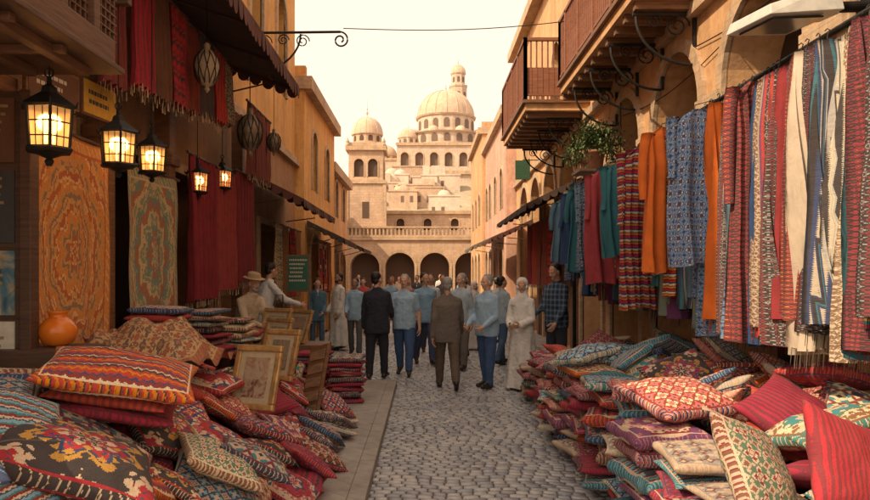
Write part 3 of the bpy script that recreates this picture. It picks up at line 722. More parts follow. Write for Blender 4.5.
# ---------------------------------------------------------------- lanterns (lit)
glow=bpy.data.materials.new('lamp_bulb'); glow.use_nodes=True; b_=glow.node_tree.nodes['Principled BSDF']; b_.inputs['Emission Color'].default_value=(1,.5,.16,1); b_.inputs['Emission Strength'].default_value=9
gl=G('lantern_glass',.3); gl.b.inputs['Transmission Weight'].default_value=.8; gl.b.inputs['Base Color'].default_value=(1,.7,.38,1); gl.b.inputs['Emission Color'].default_value=(1,.42,.11,1); gl.b.inputs['Emission Strength'].default_value=.32
def lantern(x,y,z,s=1,ztop=None):
    e=empty('hanging_lantern',(x,y,z)); mb=MB(); n=6
    mb.lathe([(.015,.52),(.02,.47),(.05,.45),(.06,.41),(.17,.33),(.19,.31),(.17,.295)],(0,0,0),0,n)
    mb.lathe([(.15,.0),(.165,.02),(.15,.035)],(0,0,0),0,n); mb.lathe([(.02,-.09),(.035,-.06),(.02,-.04),(.09,-.01),(.14,.0)],(0,0,0),0,n)
    for k in range(n):
        a=2*pi*k/n; c,s_=math.cos(a),math.sin(a); mb.tube([(.14*c,.14*s_,.03),(.158*c,.158*s_,.30)],.011,0,5)
        a2=2*pi*(k+1)/n; c2,s2=math.cos(a2),math.sin(a2)
        for zz in (.1,.2):
            r=.14+.018*(zz-.03)/.27; mb.tube([(r*c,r*s_,zz),(r*c2,r*s2,zz)],.005,0,4)
        for ff in (.33,.67): mb.tube([((c*(1-ff)+c2*ff)*.142,(s_*(1-ff)+s2*ff)*.142,.03),((c*(1-ff)+c2*ff)*.158,(s_*(1-ff)+s2*ff)*.158,.3)],.004,0,4)
        mb.tube([(.18*c,.18*s_,.3),(.2*c,.2*s_,.35)],[.01,.002],0,5)
    top=(ztop-z)/s if ztop else 1.0
    mb.tube([(0,0,.5),(0,0,top)],.006,0,5)
    ring=[(.03*math.cos(t),0,.55+.03*math.sin(t)) for t in np.linspace(0,2*pi,12)]; mb.tube(ring,.006,0,5)
    build('frame',mb,[iron],parent=e)
    mb=MB(); mb.lathe([(.134,.035),(.152,.295)],(0,0,0),0,n); build('glass',mb,[gl.mat],parent=e)
    mb=MB(); mb.lathe([(.012,.06),(.012,.13),(.03,.15),(.036,.18),(.028,.21),(.01,.235)],(0,0,0),0,12); build('bulb',mb,[glow],True,parent=e)
    L=bpy.data.lights.new('lamp','POINT'); L.energy=4.5*s; L.color=(1,.5,.18); L.shadow_soft_size=.05
    lo=bpy.data.objects.new('lamp_light',L); col.objects.link(lo); lo.parent=e; lo.location=(0,0,.2)
    e.scale=(s,s,s)
lantern(-2.12,3.95,2.44,.82,2.93); lantern(-2.08,4.75,2.48,.76,3.6); lantern(-2.36,6.05,2.62,.76,4.5); lantern(-2.6,8.0,2.68,.76,4.5); lantern(-2.62,9.05,2.86,.76,4.5)
mb=MB(); mb.box(-2.95,-2.0,4.72,4.78,3.58,3.64,0); build('lantern_bracket',mb,[woodD],bevel=.005)
def gourd(x,y,z,s,zt,mat):
    mb=MB(); mb.lathe([(.01,-.26),(.03,-.22),(.015,-.2),(.07,-.17),(.12,-.08),(.135,.02),(.12,.1),(.07,.17),(.03,.2),(.035,.24),(.012,.27)],(0,0,0),0,20)
    for k in range(10):
        a=2*pi*k/10; mb.tube([((r+.004)*math.cos(a+zz*2),(r+.004)*math.sin(a+zz*2),zz) for r,zz in ((.07,-.17),(.12,-.08),(.135,.02),(.12,.1),(.07,.17))],.006,1,4)
        mb.tube([((r+.004)*math.cos(a-zz*2),(r+.004)*math.sin(a-zz*2),zz) for r,zz in ((.07,-.17),(.12,-.08),(.135,.02),(.12,.1),(.07,.17))],.006,1,4)
    mb.tube([(0,0,.26),(0,0,(zt-z)/s)],.005,1,4)
    build('hanging_lamp',mb,[mat,iron],True,M=T(x,y,z)@SC(s,s,s))
gourd(-2.18,7.0,3.82,.95,4.6,flat('rattan',(.36,.27,.18),.8)); gourd(-2.15,8.6,3.5,1.15,4.55,metal('old_brass',(.2,.15,.1),.5,.4)); gourd(-2.05,9.5,3.55,.7,4.5,metal('old_brass',(.2,.15,.1),.5,.4))
mb=MB(); mb.tube([(-2.18,4.4,4.62),(-2.15,10.2,4.52)],.035,0,8); build('awning_pole',mb,[woodM])

mb=MB(); X0=-3.05; y=12; z=5.9
mb.tube([(X0,y,z),(-1.45,y,z+.02)],.022,0,6)
sp=[(-1.45+.14*(1-t/12)*math.sin(t),y,z-.12+.14*(1-t/12)*math.cos(t)) for t in np.linspace(0,9,30)]; mb.tube(sp,.016,0,5)
mb.tube([(X0+.02,y,z-.7)]+[(X0+.02+.9*math.sin(t),y,z-.7+.68*(1-math.cos(t))) for t in np.linspace(.1,pi/2,10)],.018,0,5)
for cx,rr in ((X0+.28,.15),(X0+.62,.1),(X0+.95,.12)):
    mb.tube([(cx+rr*(1-t/14)*math.cos(t),y,z-.02-rr+rr*(1-t/14)*math.sin(t)) for t in np.linspace(0,11,30)],.011,0,5)
mb.box(X0,X0+.03,y-.05,y+.05,z-.8,z+.15,0); build('iron_wall_bracket',mb,[iron])
mb=MB(); mb.tube([(-1.4+4.6*t,12,5.98-.12*math.sin(pi*t)+.22*t) for t in np.linspace(0,1,14)],.008,0,4); build('overhead_cable',mb,[iron])
mb=MB()
for yy,zz in ((6.2,4.45),(9,4.3)): mb.tube([(3.17,yy-2.2+4.4*t,zz-.18*math.sin(pi*t)) for t in np.linspace(0,1,12)],.008,0,4)
mb.tube([(3.16,11.3,z_) for z_ in np.linspace(3.0,4.7,6)],.012,0,5); build('wall_cable',mb,[iron])

def panel(name,mats,x,y,z,w,h,rz,thick=.03,tilt=0,inset=None,frame=.02):
    mb=MB(); mb.box(-w/2,w/2,0,thick,-h/2,h/2,0)
    f=frame; mb.box(-w/2+f,w/2-f,-.004,.002,-h/2+f,h/2-f,1)
    if inset:
        for (a,b,c,d) in inset: mb.box(a*w,b*w,-.007,-.002,c*h,d*h,2)
    return build(name,mb,mats,M=T(x,y,z)@RZ(rz)@RX(tilt),bevel=.003)
def words(n,top=.35,st=.1,l=-.38,r=.38,hh=.45):
    out=[]
    for k in range(n):
        x=l+U(0,.06); e=r-U(0,.25)
        while x<e:
            w=U(.03,.09); out.append((x,min(x+w,e),top-k*st-st*hh,top-k*st)); x+=w+.02
    return out
yel=flat('yellow_sign',(.62,.36,.05)); brn=flat('sign_brown',(.13,.06,.035)); wht=flat('paper_white',(.6,.55,.46),.8); drk=flat('print_dark',(.05,.05,.055)); gn=flat('chalkboard_green',(.03,.14,.09),.7)
panel('shop_sign',[brn,yel,drk],-2.62,5.65,3.15,.5,.3,pi/2-.1,inset=words(2,.2,.25))
panel('shop_sign',[woodM,brn,wht],-2.62,4.95,3.1,.6,.26,pi/2-.1,inset=words(2,.2,.25))
g=G('poster_print',.5); nz=g.noise(g.tc.outputs['Object'],4,5,.6,1.5); g.color(g.ramp(nz,[(.3,(.03,.06,.1)),(.45,(.1,.2,.25)),(.55,(.4,.3,.18)),(.7,(.6,.5,.35))]))
nb=empty('notice_board',(-2.75,4.35,0))
mb=MB(); mb.box(-.28,.24,.01,.06,.55,2.9,0); mb.box(.24,.31,-.02,.08,.3,2.9,0); build('board',mb,[woodD],parent=nb,bevel=.005)
ink=flat('print_ink',(.3,.22,.12))
for (z0,z1,m) in ((2.45,2.85,brn),(1.95,2.4,drk),(1.5,1.9,g.mat),(1.05,1.46,wht),(.65,1.0,wht)):
    mb=MB(); mb.box(-.24,.2,-.006,.007,z0,z1,0)
    for k in range(4):
        x=-.2
        while x<.12: w=U(.015,.05); mb.box(x,x+w,-.009,-.004,z1-.06-k*.05,z1-.042-k*.05,1); x+=w+.01
    build('poster',mb,[m,ink],parent=nb)
panel('chalkboard_sign',[woodM,gn,wht],-2.25,12.4,1.78,.42,.66,.15,inset=words(6,.38,.11),frame=.03)
mb=MB(); mb.box(-.2,-.17,0,.03,0,1.5,0); mb.box(.17,.2,0,.03,0,1.5,0); build('sign_stand',mb,[woodM],M=T(-2.25,12.44,.012)@RZ(.15))
gold=metal('gilt_frame',(.5,.3,.12),.45,.4)
def picture(x,y,z,w,h,rz,tilt,c1,c2):
    g=G('painting',.6); n=g.noise(g.tc.outputs['Object'],6,5,.6,1); g.color(g.ramp(n,[(.3,c1),(.5,c2),(.62,dk(c1,.6)),(.75,(.5,.42,.3))]))
    e=empty('framed_picture',(x,y,z)); e.rotation_euler=(tilt,0,rz); f=.055; mb=MB()
    mb.box(-w/2,w/2,-.03,.02,h/2-f,h/2,0); mb.box(-w/2,w/2,-.03,.02,-h/2,-h/2+f,0); mb.box(-w/2,-w/2+f,-.027,.017,-h/2+f,h/2-f,0); mb.box(w/2-f,w/2,-.027,.017,-h/2+f,h/2-f,0)
    build('frame',mb,[gold],parent=e,bevel=.012)
    mb=MB(); mb.box(-w/2+f*.9,w/2-f*.9,-.008,.01,-h/2+f*.9,h/2-f*.9,0); build('mount',mb,[flat('mount_card',(.5,.4,.26))],parent=e)
    mb=MB(); mb.box(-w/2+f*1.9,w/2-f*1.9,-.012,-.005,-h/2+f*1.9,h/2-f*1.9,0); build('canvas',mb,[g.mat],parent=e)
    mb=MB(); mb.lathe([(.05,-.16),(.07,-.05),(.045,.05),(.02,.08),(.04,.11),(.035,.15),(.01,.17)],(0,-.002,0),0,14,M=SC(w*2.2,.08,h*1.6)); build('figure',mb,[flat('painted_figure',c1)],True,parent=e)
picture(-1.4,5.8,.9,.44,.54,-.35,-.3,(.25,.05,.04),(.42,.33,.22))
picture(-1.4,6.75,.98,.42,.5,-.5,-.3,(.1,.12,.1),(.3,.22,.14))
picture(-1.72,8.1,1.02,.46,.48,-.7,-.3,(.2,.12,.1),(.35,.3,.22))
picture(-1.95,9.1,1.1,.5,.45,-.6,-.35,(.05,.12,.2),(.3,.35,.35))
picture(-1.85,10.2,1.0,.5,.5,-.7,-.35,(.25,.08,.05),(.4,.3,.2))
mb=MB(); mb.box(-1.98,-1.4,9.9,10.5,.1,.76,0); mb.box(-1.9,-1.5,10.5,10.9,.1,.6,0); build('wooden_crate',mb,[woodM],bevel=.01)
mb=MB(); mb.box(-.17,.17,-.02,.02,-.42,.42,0); 
for k in range(5): mb.box(-.14,.14,-.026,-.018,-.37+k*.155,-.26+k*.155,1)
build('leaning_board',mb,[woodM,wood('worn_board',(.28,.18,.1))],M=T(-1.2,7.6,.58)@RZ(-.9)@RX(-.35)@RY(-.25),bevel=.005)
mb=MB(); mb.lathe([(.05,0),(.11,.03),(.14,.1),(.135,.16),(.09,.22),(.06,.235),(.07,.27),(.085,.285),(.06,.28),(.05,.23)],(0,0,0),0,28); g=G('orange_glaze',.25); g.color(g.ramp(g.noise(g.tc.outputs['Object'],6,4),[(.3,(.6,.14,.01)),(.7,(.72,.2,.02))])); 
mb2=MB(); mb2.box(-2.7,-2.15,4.22,4.72,.1,1.29,0); build('display_pedestal',mb2,[woodD],bevel=.01)
build('orange_vase',mb,[g.mat],True,M=T(-2.36,4.5,1.29)@SC(.82,.82,.8))
mb=MB(); n=34; vs=[];uv=[]
for i in range(n+1):
    for j in range(n+1):
        a,b=i/n-.5,j/n-.5; r=math.hypot(a,b)*2
        z=1.22+.18*math.cos(min(r,1)*pi/2)-.30*max(0,max(abs(a),abs(b))*2-.6)+.1*noise.noise(Vector((a*6,b*6,1)))+.045*math.sin(9*a+5*b+3*noise.noise(Vector((a*3,b*3,2))))
        vs.append((-2.08+a*1.0,5.3+b*.95,z)); uv.append((i/n,j/n))
mb.add(vs,[(i*(n+1)+j,i*(n+1)+j+1,(i+1)*(n+1)+j+1,(i+1)*(n+1)+j) for i in range(n) for j in range(n)],0,None,uv)
build('draped_rug',mb,[kilim('rug_rust',[(.24,.06,.04),(.17,.035,.03),(.34,.2,.11),(.09,.045,.04),(.26,.09,.045)],8,9,'diamond')],True)
mb=MB(); mb.box(-2.6,-1.85,4.9,5.7,.1,1.1,0); build('display_table',mb,[woodD])

# ---------------------------------------------------------------- clothes rack
def garment_geo(kind,w,L,seed):
    rs=random.Random(seed); vs=[];fs=[];uv=[]; nT,nS=22,44; ph=rs.uniform(0,6); k=rs.choice([2,3,4,5])
    for i in range(nT+1):
        t=i/nT; tt=t**1.15
        if kind=='coat': hw=w*(.22+.78*min(1,(t/.09))**.6)*(1+.12*t)
        else: hw=w*(.62+.3*t)
        th=.022+.03*min(1,t*4)
        for j in range(nS):
            a=2*pi*j/nS; x=hw*math.copysign(abs(math.cos(a))**.8,math.cos(a)); y=th*math.sin(a)
            amp=(.016+.055*t) if kind=='coat' else (.035+.035*t)
            y+=amp*math.sin(k*pi*x/w+ph+.9*math.sin(2.2*t+ph))+.012*noise.noise(Vector((x*14+seed,t*5,ph)))
            drop_=.05*(abs(x)/w)**1.2 if kind=='coat' and t<.15 else .05
            vs.append((x+.02*math.sin(5*t+ph),y,-tt*L-drop_+ (0.02*math.sin(3*x/w+ph) if i==nT else 0))); uv.append((x/(2*w)+.5+(0 if y>0 else .13),-tt*L/(2*w)))
    for i in range(nT):
        for j in range(nS):
            j2=(j+1)%nS; fs.append((i*nS+j,i*nS+j2,(i+1)*nS+j2,(i+1)*nS+j))
    fs.append(tuple(range(nS)))
    if kind=='coat':
        for sd in(-1,1):
            o=len(vs); LS=L*rs.uniform(.38,.5)
            for i in range(9):
                t=i/8; cx=sd*(w*.9+.05*t+.015*math.sin(4*t+ph)); r=.06-.018*t
                for j in range(12):
                    a=2*pi*j/12; vs.append((cx+r*.75*math.cos(a)*(1+.12*math.sin(11*t+ph)),r*.9*math.sin(a)+.03*math.sin(2*t+ph),-.07-t*LS)); uv.append((j/12*.3,-t*LS/(2*w)))
            for i in range(8):
                for j in range(12):
                    j2=(j+1)%12; fs.append((o+i*12+j,o+i*12+j2,o+(i+1)*12+j2,o+(i+1)*12+j))
            fs.append(tuple(o+j for j in range(12)))
    if kind=='scarf':
        hw=w*.92
        for q in range(int(hw*2/.014)):
            x=-hw+q*.014; y=(.06)*math.sin(k*pi*x/w+ph+.9*math.sin(2.2+ph)); o=len(vs); l=rs.uniform(.07,.12)
            vs+=[(x,y,-L-.03),(x+.009,y,-L-.03),(x+.007,y+.01,-L-.05-l),(x+.002,y+.01,-L-.05-l)]; fs.append((o,o+1,o+2,o+3)); uv+=[(0,0)]*4
    return vs,fs,uv
cg=(.42,.35,.27); lb2=(.13,.24,.36)
GM=[kilim('garment_a',[nav,cg,nav,lb2,(.03,.08,.22),blk],8,4,'ikat',False,.08,1.0),kilim('garment_b',[mar,red,pup,cg,mar,ora],7,4,'vstripe',False,.08,1.0),
    kilim('garment_c',[gry,cg,gry,blk,cg],6,4,'vstripe',False,.1,.9),kilim('garment_d',[blk,gry,blk,mar,blk],10,8,'diamond',False,.1,.95),
    kilim('garment_e',[red,(.04,.2,.1),cr,nav,red,mar,och],1,4,'stripe',False,.04,1.1),kilim('garment_f',[bro,bei,bro,cg],9,5,'ikat',False,.12,.9),
    kilim('garment_g',[tea,nav,red,tea,och,blk],1,4,'stripe',False,.06,1.1),kilim('garment_h',[nav,blk,(.03,.13,.17),nav,cg],9,3,'vstripe',False,.08,1.0),kilim('garment_i',[mar,blk,(.3,.03,.04),mar,och],10,9,'diamond',False,.1,1.0)]
GS=[cloth(c) for c in ((.02,.09,.12),(.025,.06,.16),(.03,.14,.17),(.52,.43,.34),(.34,.28,.23),(.26,.03,.035),(.06,.052,.055),(.4,.34,.28),(.68,.15,.02),(.03,.1,.07),(.33,.045,.055),(.1,.19,.27),(.15,.19,.15),(.14,.04,.13))]
e=MB(); e.tube([(2.4,2.6,3.18),(2.4,11.3,3.18)],.02,0,10)
for y in (2.65,7.0,11.25): e.tube([(2.4,y,3.18),(3.2,y,3.28)],.015,0,6); e.box(2.36,2.44,y-.04,y+.04,3.14,3.22,0)
e.tube([(2.4,11.25,.1),(2.4,11.25,3.3)],.03,0,8)
build('clothes_rail',e,[iron])
y=3.1; k=0
near_seq=[GM[8],GS[6],GM[1],GS[4],GM[3],GM[6],GM[8],GS[0],GM[5],GM[2],GM[7],GM[3],GS[3],GM[8],GS[7],GM[0],GS[5],GM[3],GM[1],GM[5],GS[1],GM[8],GS[11],GM[0],GM[3],GM[7],GS[8],GM[8],GM[0]]
while y<11.2:
    near=y<6.2
    kind='scarf' if (near and R()<.65) or R()<.3 else 'coat'
    w=U(.15,.2) if kind=='coat' else U(.1,.15); L=U(1.5,1.85) if near else (U(1.2,1.75) if y<8 else U(.8,1.35))
    if kind=='scarf': L=U(1.5,1.9) if y<8 else U(1,1.5)
    gg=garment_geo(kind,w,L,k+100); mat=near_seq[k] if k<len(near_seq) else (random.choice(GM) if R()<.45 else random.choice(GS[:3]+GS[5:7]+GS[8:]))
    mb=MB(); mb.add(gg[0],gg[1],0,None,gg[2])
    mb.tube([(0,0,-.06),(0,0,-.01),(.0,-.012,.02),(0,0,.03),(0,.014,.018)],.004,1,5)
    if kind=='coat': mb.tube([(-w*.9,0,-.1),(0,0,-.05),(w*.9,0,-.1)],.01,2,6)
    build('hanging_garment',mb,[mat,iron,woodM],True,M=T(2.38+U(-.07,.04),y,3.15)@RZ(U(.3,1.0) if kind=='coat' else U(.4,1.3)))
    y+=U(.09,.14) if kind=='coat' else U(.07,.11); k+=1
y=3.5
while y<12.5:
    w=U(.15,.22); L=U(1.2,1.7); gg=garment_geo('coat',w,L,k+300); mb=MB(); mb.add(gg[0],gg[1],0,None,gg[2]); build('hanging_garment',mb,[random.choice(GS+GM)],True,M=T(2.88,y,3.0+U(-.05,.05))@RZ(U(.8,1.5))); y+=.24; k+=1
for (x,y,z,m,L) in ((2.1,9.8,2.95,GS[1],1.0),(2.12,8.9,2.98,GM[0],1.1),(2.14,7.7,3.0,GS[2],1.0),(2.11,6.9,3.02,GM[4],1.55),(2.13,6.3,3.08,GS[8],1.25),(2.16,5.6,3.08,GM[0],1.2),(2.1,10.5,2.9,GS[11],.9),(2.1,8.3,3.0,GS[10],1.3),(2.1,9.35,2.95,GS[2],1.1)):
    gg=garment_geo('coat',.18,L,k+500); mb=MB(); mb.add(gg[0],gg[1],0,None,gg[2]); mb.tube([(-.16,0,-.1),(0,0,-.05),(.16,0,-.1)],.01,1,6); mb.tube([(0,0,-.06),(0,0,.03),(.25,0,.1)],.004,1,5)
    build('hanging_garment',mb,[m,iron],True,M=T(x,y,z)@RZ(U(.1,.5))); k+=1

# floodlight fixture upper-right
mb=MB(); lw=flat('lamp_housing_white',(.55,.55,.52),.35)
vs=[(-.22,-.17,0),(.2,-.2,.0),(.2,.2,0),(-.22,.17,0),(-.2,-.15,.05),(.2,-.18,.13),(.2,.18,.13),(-.2,.15,.05)]
mb.add(vs,[(3,2,1,0),(4,5,6,7),(0,1,5,4),(1,2,6,5),(2,3,7,6),(3,0,4,7)],0); mb.box(-.17,.14,-.13,.13,-.012,-.002,1)
mb.box(.2,.3,-.07,.07,.02,.11,0); mb.tube([(.25,0,.07),(.62,0,.07)],.028,2,8); mb.box(.6,.63,-.08,.08,-.05,.2,2)
build('street_light_fixture',mb,[lw,glass,iron],False,M=T(2.35,4.6,3.4)@RZ(.25)@RY(-.12)@SC(1.25,1.25,1.4),bevel=.014)
mb=MB(); mb.box(-.2,.2,-.05,.05,-.2,.2,0); mb.box(-.17,.17,-.056,-.048,-.17,.17,1)
for k in range(7): mb.box(-.15,.15,-.065,-.055,-.15+k*.045,-.135+k*.045,0)
mb.tube([(.15,0,0),(.55,0,0)],.02,2,6); build('ventilation_box',mb,[flat('grey_casing',(.36,.36,.34),.5),drk,iron],M=T(2.62,12.2,2.95)@RZ(0),bevel=.01)
mb=MB(); mb.box(-.2,.2,-.02,.02,-.26,.26,0); mb.tube([(0,0,.27),(.6,0,.27)],.014,1,6); build('green_hanging_sign',mb,[greenw,iron],M=T(2.65,19,4.6),bevel=.006)

def plant(x,y,z,r,n,seed):
    rs=random.Random(seed); e=empty('potted_plant',(x,y,z))
    mb=MB(); mb.lathe([(.12,-.3),(.17,-.28),(.2,-.05),(.22,-.04),(.22,0),(.17,0),(.16,-.05)],(0,0,0),0,20); build('pot',mb,[flat('terracotta',(.36,.17,.1),.8)],True,parent=e)
    mb=MB(); tips=[]
    for k in range(26):
        a=rs.uniform(0,2*pi); el=rs.uniform(-.3,1.4); l=r*rs.uniform(.6,1.1); tip=Vector((math.cos(a)*math.cos(el)*l,math.sin(a)*math.cos(el)*l,math.sin(el)*l*.85-.1*math.cos(el)))
        mid=tip*.5+Vector((0,0,.1)); mb.tube([(0,0,-.03),mid,tip],[.008,.005,.002],0,4); tips+=[mid,tip,(mid+tip)/2]
    build('stems',mb,[wood('twig',(.1,.08,.04))],parent=e)
    mb=MB()
    for k in range(n):
        t=rs.choice(tips); c=t+Vector([rs.gauss(0,r*.16) for _ in range(3)]); q=Matrix.Rotation(rs.uniform(0,6.3),4,'Z')@Matrix.Rotation(rs.uniform(-1.2,1.2),4,'X'); s=rs.uniform(.022,.042)
        M=Matrix.Translation(c)@q@SC(s,s,s); mb.add([(0,-1,0),(.5,0,.15),(0,1.3,0),(-.5,0,.15)],[(0,1,2),(0,2,3)],rs.choice([0,0,1,2]),M)
    build('leaves',mb,[flat('leaf_mid',(.08,.13,.04)),flat('leaf_dark',(.045,.08,.03)),flat('leaf_light',(.13,.17,.06))],parent=e)
plant(2.72,11.4,3.76,.52,2200,5)
mb=MB(); mb.box(2.45,3.19,11.1,11.7,3.4,3.45,0); mb.box(3.1,3.19,11.35,11.45,3.0,3.4,0); build('plant_shelf',mb,[woodD])

# ---------------------------------------------------------------- people
def loft(rings,seg=20,fold=0,nf=9,ph=0):
    vs=[];fs=[]; n=len(rings)
    for (c,rx,ry) in rings:
        f=fold*max(0,1-c[2]/1.1)
        for k in range(seg):
            a=2*pi*k/seg; m=1+f*math.cos(nf*a+ph)
            vs.append((c[0]+rx*m*math.copysign(abs(math.cos(a))**.88,math.cos(a)),c[1]+ry*m*math.copysign(abs(math.sin(a))**.88,math.sin(a)),c[2]))
    for i in range(n-1):
        for k in range(seg):
            k2=(k+1)%seg; fs.append((i*seg+k,i*seg+k2,(i+1)*seg+k2,(i+1)*seg+k))
    fs.append(tuple(reversed(range(seg)))); fs.append(tuple((n-1)*seg+k for k in range(seg))); return vs,fs
def capsule(a,b,r1,r2,seg=12,caps=True):
    a=Vector(a);b=Vector(b); d=(b-a); L=d.length; t=d.normalized() if L>1e-6 else Vector((0,0,1))
    u=t.orthogonal().normalized(); w=t.cross(u); vs=[];fs=[]; rings=[]
    for k in range(1,5): q=pi/2*k/4; rings.append((a-t*r1*math.cos(q),r1*math.sin(q)))
    for k in range(1,4): rings.append((a+d*k/4,r1+(r2-r1)*k/4))
    for k in range(4,0,-1): q=pi/2*k/4; rings.append((b+t*r2*math.cos(q),r2*math.sin(q)))
    for c,r in rings:
        for k in range(seg): q=2*pi*k/seg; vs.append(c+u*r*math.cos(q)+w*r*math.sin(q))
    n=len(rings)
    for i in range(n-1):
        for k in range(seg):
            k2=(k+1)%seg; fs.append((i*seg+k,i*seg+k2,(i+1)*seg+k2,(i+1)*seg+k))
    fs.append(tuple(reversed(range(seg)))); fs.append(tuple((n-1)*seg+k for k in range(seg))); return vs,fs
def ellip(c,r,seg=20):
    v,f=capsule((0,0,-.001),(0,0,.001),1,1,seg); return [(c[0]+p[0]*r[0],c[1]+p[1]*r[1],c[2]+p[2]*r[2]) for p in v],f
def remesh(parts,voxel,it,mats,clothnoise=0,floor=None,skinidx=(),topz=None):
    v=[];f=[];lab=[]
    for (vs,fs),l in parts:
        o=len(v); v+= [tuple(p) for p in vs]; f+=[tuple(i+o for i in q) for q in fs]; lab+=[l]*len(fs)
    me=bpy.data.meshes.new('tmp'); me.from_pydata(v,[],f); me.update()
    bm=bmesh.new(); bm.from_mesh(me); bmesh.ops.recalc_face_normals(bm,faces=bm.faces); bm.to_mesh(me); bm.free()
    ob=bpy.data.objects.new('tmp',me); tmpscene.collection.objects.link(ob)
    m=ob.modifiers.new('r','REMESH'); m.mode='VOXEL'; m.voxel_size=voxel
    s=ob.modifiers.new('s','SMOOTH'); s.iterations=it; s.factor=.5
    vl0=tmpscene.view_layers[0]; vl0.update(); dg=vl0.depsgraph; out=bpy.data.meshes.new_from_object(ob.evaluated_get(dg))
    tree=BVHTree.FromPolygons(v,f); bpy.data.objects.remove(ob)
    idx=[]; vl={}
    for p in out.polygons:
        c=p.center; r=tree.find_nearest(c); l=lab[r[2]] if r[2] is not None else 0
        if topz is not None and l==1 and c.z>topz: l=0
        idx.append(l)
        for q in p.vertices: vl[q]=l
    out.materials.clear()
    for mm in mats: out.materials.append(mm)
    out.polygons.foreach_set('material_index',idx); out.polygons.foreach_set('use_smooth',[True]*len(idx))
    n=len(out.vertices); co=np.zeros(n*3,dtype=np.float32); out.vertices.foreach_get('co',co); co=co.reshape(-1,3)
    if clothnoise:
        no=np.zeros(n*3,dtype=np.float32); out.vertex_normals.foreach_get('vector',no); no=no.reshape(-1,3)
        for i in range(n):
            if vl.get(i,0) in skinidx: continue
            x,y,z=float(co[i,0]),float(co[i,1]),float(co[i,2])
            n1=noise.noise(Vector((x*7,y*7,z*5+clothnoise))); n2=abs(noise.noise(Vector((x*9+z*4,y*9,z*13-x*6+clothnoise))))
            co[i]+=no[i]*(n1*.010-(.5-min(n2*2.4,.5))*.013+.002)
    if floor is not None: co[:,2]=np.maximum(co[:,2],floor)
    out.vertices.foreach_set('co',co.ravel())
    out.update(); return out
SK={}
def skinmat(t):
    if t in SK: return SK[t]
    c={'a':(.62,.37,.25),'b':(.5,.28,.18),'c':(.34,.185,.115)}[t]
    g=G('skin',.5); n=g.noise(g.tc.outputs['Object'],25,3); g.color(g.ramp(n,[(.3,dk(c,.88)),(.7,dk(c,1.1))])); SK[t]=g.mat; return g.mat
hairm={'dark':flat('hair_dark',(.018,.014,.012),.6),'grey':flat('hair_grey',(.3,.29,.28),.7),'white':flat('hair_white',(.5,.49,.47),.7),'brown':flat('hair_brown',(.05,.028,.018),.6)}
lipm=flat('lips',(.36,.15,.11),.5); eyew=flat('eye_white',(.6,.57,.53),.3); eyed=flat('eye_iris',(.02,.012,.01),.2)
HM={}
def head_mesh(kind,hair,skin,beard,cover):
    key=(kind,hair,skin,beard,cover)
    if key in HM: return HM[key]
    P=[(ellip((0,-.01,.165),(.074,.092,.09)),0),(ellip((0,.03,.118),(.057,.06,.082)),0),(ellip((0,.062,.056),(.026,.022,.02)),0),
       (capsule((0,.088,.145),(0,.106,.112),.008,.012),0),(capsule((-.013,.091,.108),(.013,.091,.108),.008,.008),0),
       (capsule((-.034,.077,.155),(.034,.077,.155),.011,.011),0),(capsule((-.015,.083,.083),(.015,.083,.083),.006,.006),2),
       (ellip((.077,0,.125),(.011,.02,.032)),0),(ellip((-.077,0,.125),(.011,.02,.032)),0),(ellip((.038,.056,.108),(.022,.02,.022)),0),(ellip((-.038,.056,.108),(.022,.02,.022)),0),
       (capsule((0,-.018,-.08),(0,-.005,.07),.056,.052),0)]
    brow=[(capsule((-.04,.082,.157),(-.014,.093,.158),.005,.005),1),(capsule((.04,.082,.157),(.014,.093,.158),.005,.005),1)]
    if kind=='short': P+=[(ellip((0,-.032,.188),(.082,.092,.086)),1),(ellip((0,-.055,.125),(.07,.052,.065)),1)]+brow
    if kind=='bald': P+=[(ellip((0,-.05,.13),(.079,.058,.06)),1)]+brow
    if kind=='long': P+=[(ellip((0,-.03,.186),(.086,.1,.09)),1),(capsule((0,-.06,.17),(0,-.075,.0),.075,.065),1),(capsule((.072,-.025,.17),(.07,-.03,.03),.028,.03),1),(capsule((-.072,-.025,.17),(-.07,-.03,.03),.028,.03),1)]
    if kind=='scarf': P+=[(ellip((0,-.038,.18),(.096,.102,.106)),3),(loft([((0,-.03,-.16),.2,.14),((0,-.015,-.09),.17,.125),((0,-.0,-.03),.11,.1),((0,-.01,.03),.088,.08),((0,-.05,.12),.1,.08),((0,-.05,.2),.09,.08)],24,0),3),
                            (capsule((-.075,.015,.13),(0,.05,.028),.022,.024),3),(capsule((.075,.015,.13),(0,.05,.028),.022,.024),3)]
    if kind=='cap': P+=[(ellip((0,-.05,.13),(.077,.06,.05)),1),(loft([((0,-.012,.2),.088,.105),((0,-.014,.235),.09,.106),((0,-.014,.262),.075,.09),((0,-.014,.27),.04,.05)],24),3)]
    if kind=='brim': P+=[(ellip((0,-.05,.13),(.077,.06,.05)),1),(loft([((0,0,.2),.14,.15),((0,0,.212),.14,.15)],24),3),(loft([((0,-.01,.2),.088,.104),((0,-.012,.27),.08,.095),((0,-.012,.29),.05,.06)],24),3)]
    if beard: P+=[(ellip((0,.06,.06),(.042,.033,.028)),1),(capsule((-.055,.02,.11),(-.035,.06,.065),.013,.02),1),(capsule((.055,.02,.11),(.035,.06,.065),.013,.02),1),(capsule((-.022,.088,.095),(.022,.088,.095),.006,.006),1)]
    me=remesh(P,.0062,2,[skinmat(skin),hairm[hair],lipm,cloth(cover)]); HM[key]=me; return me
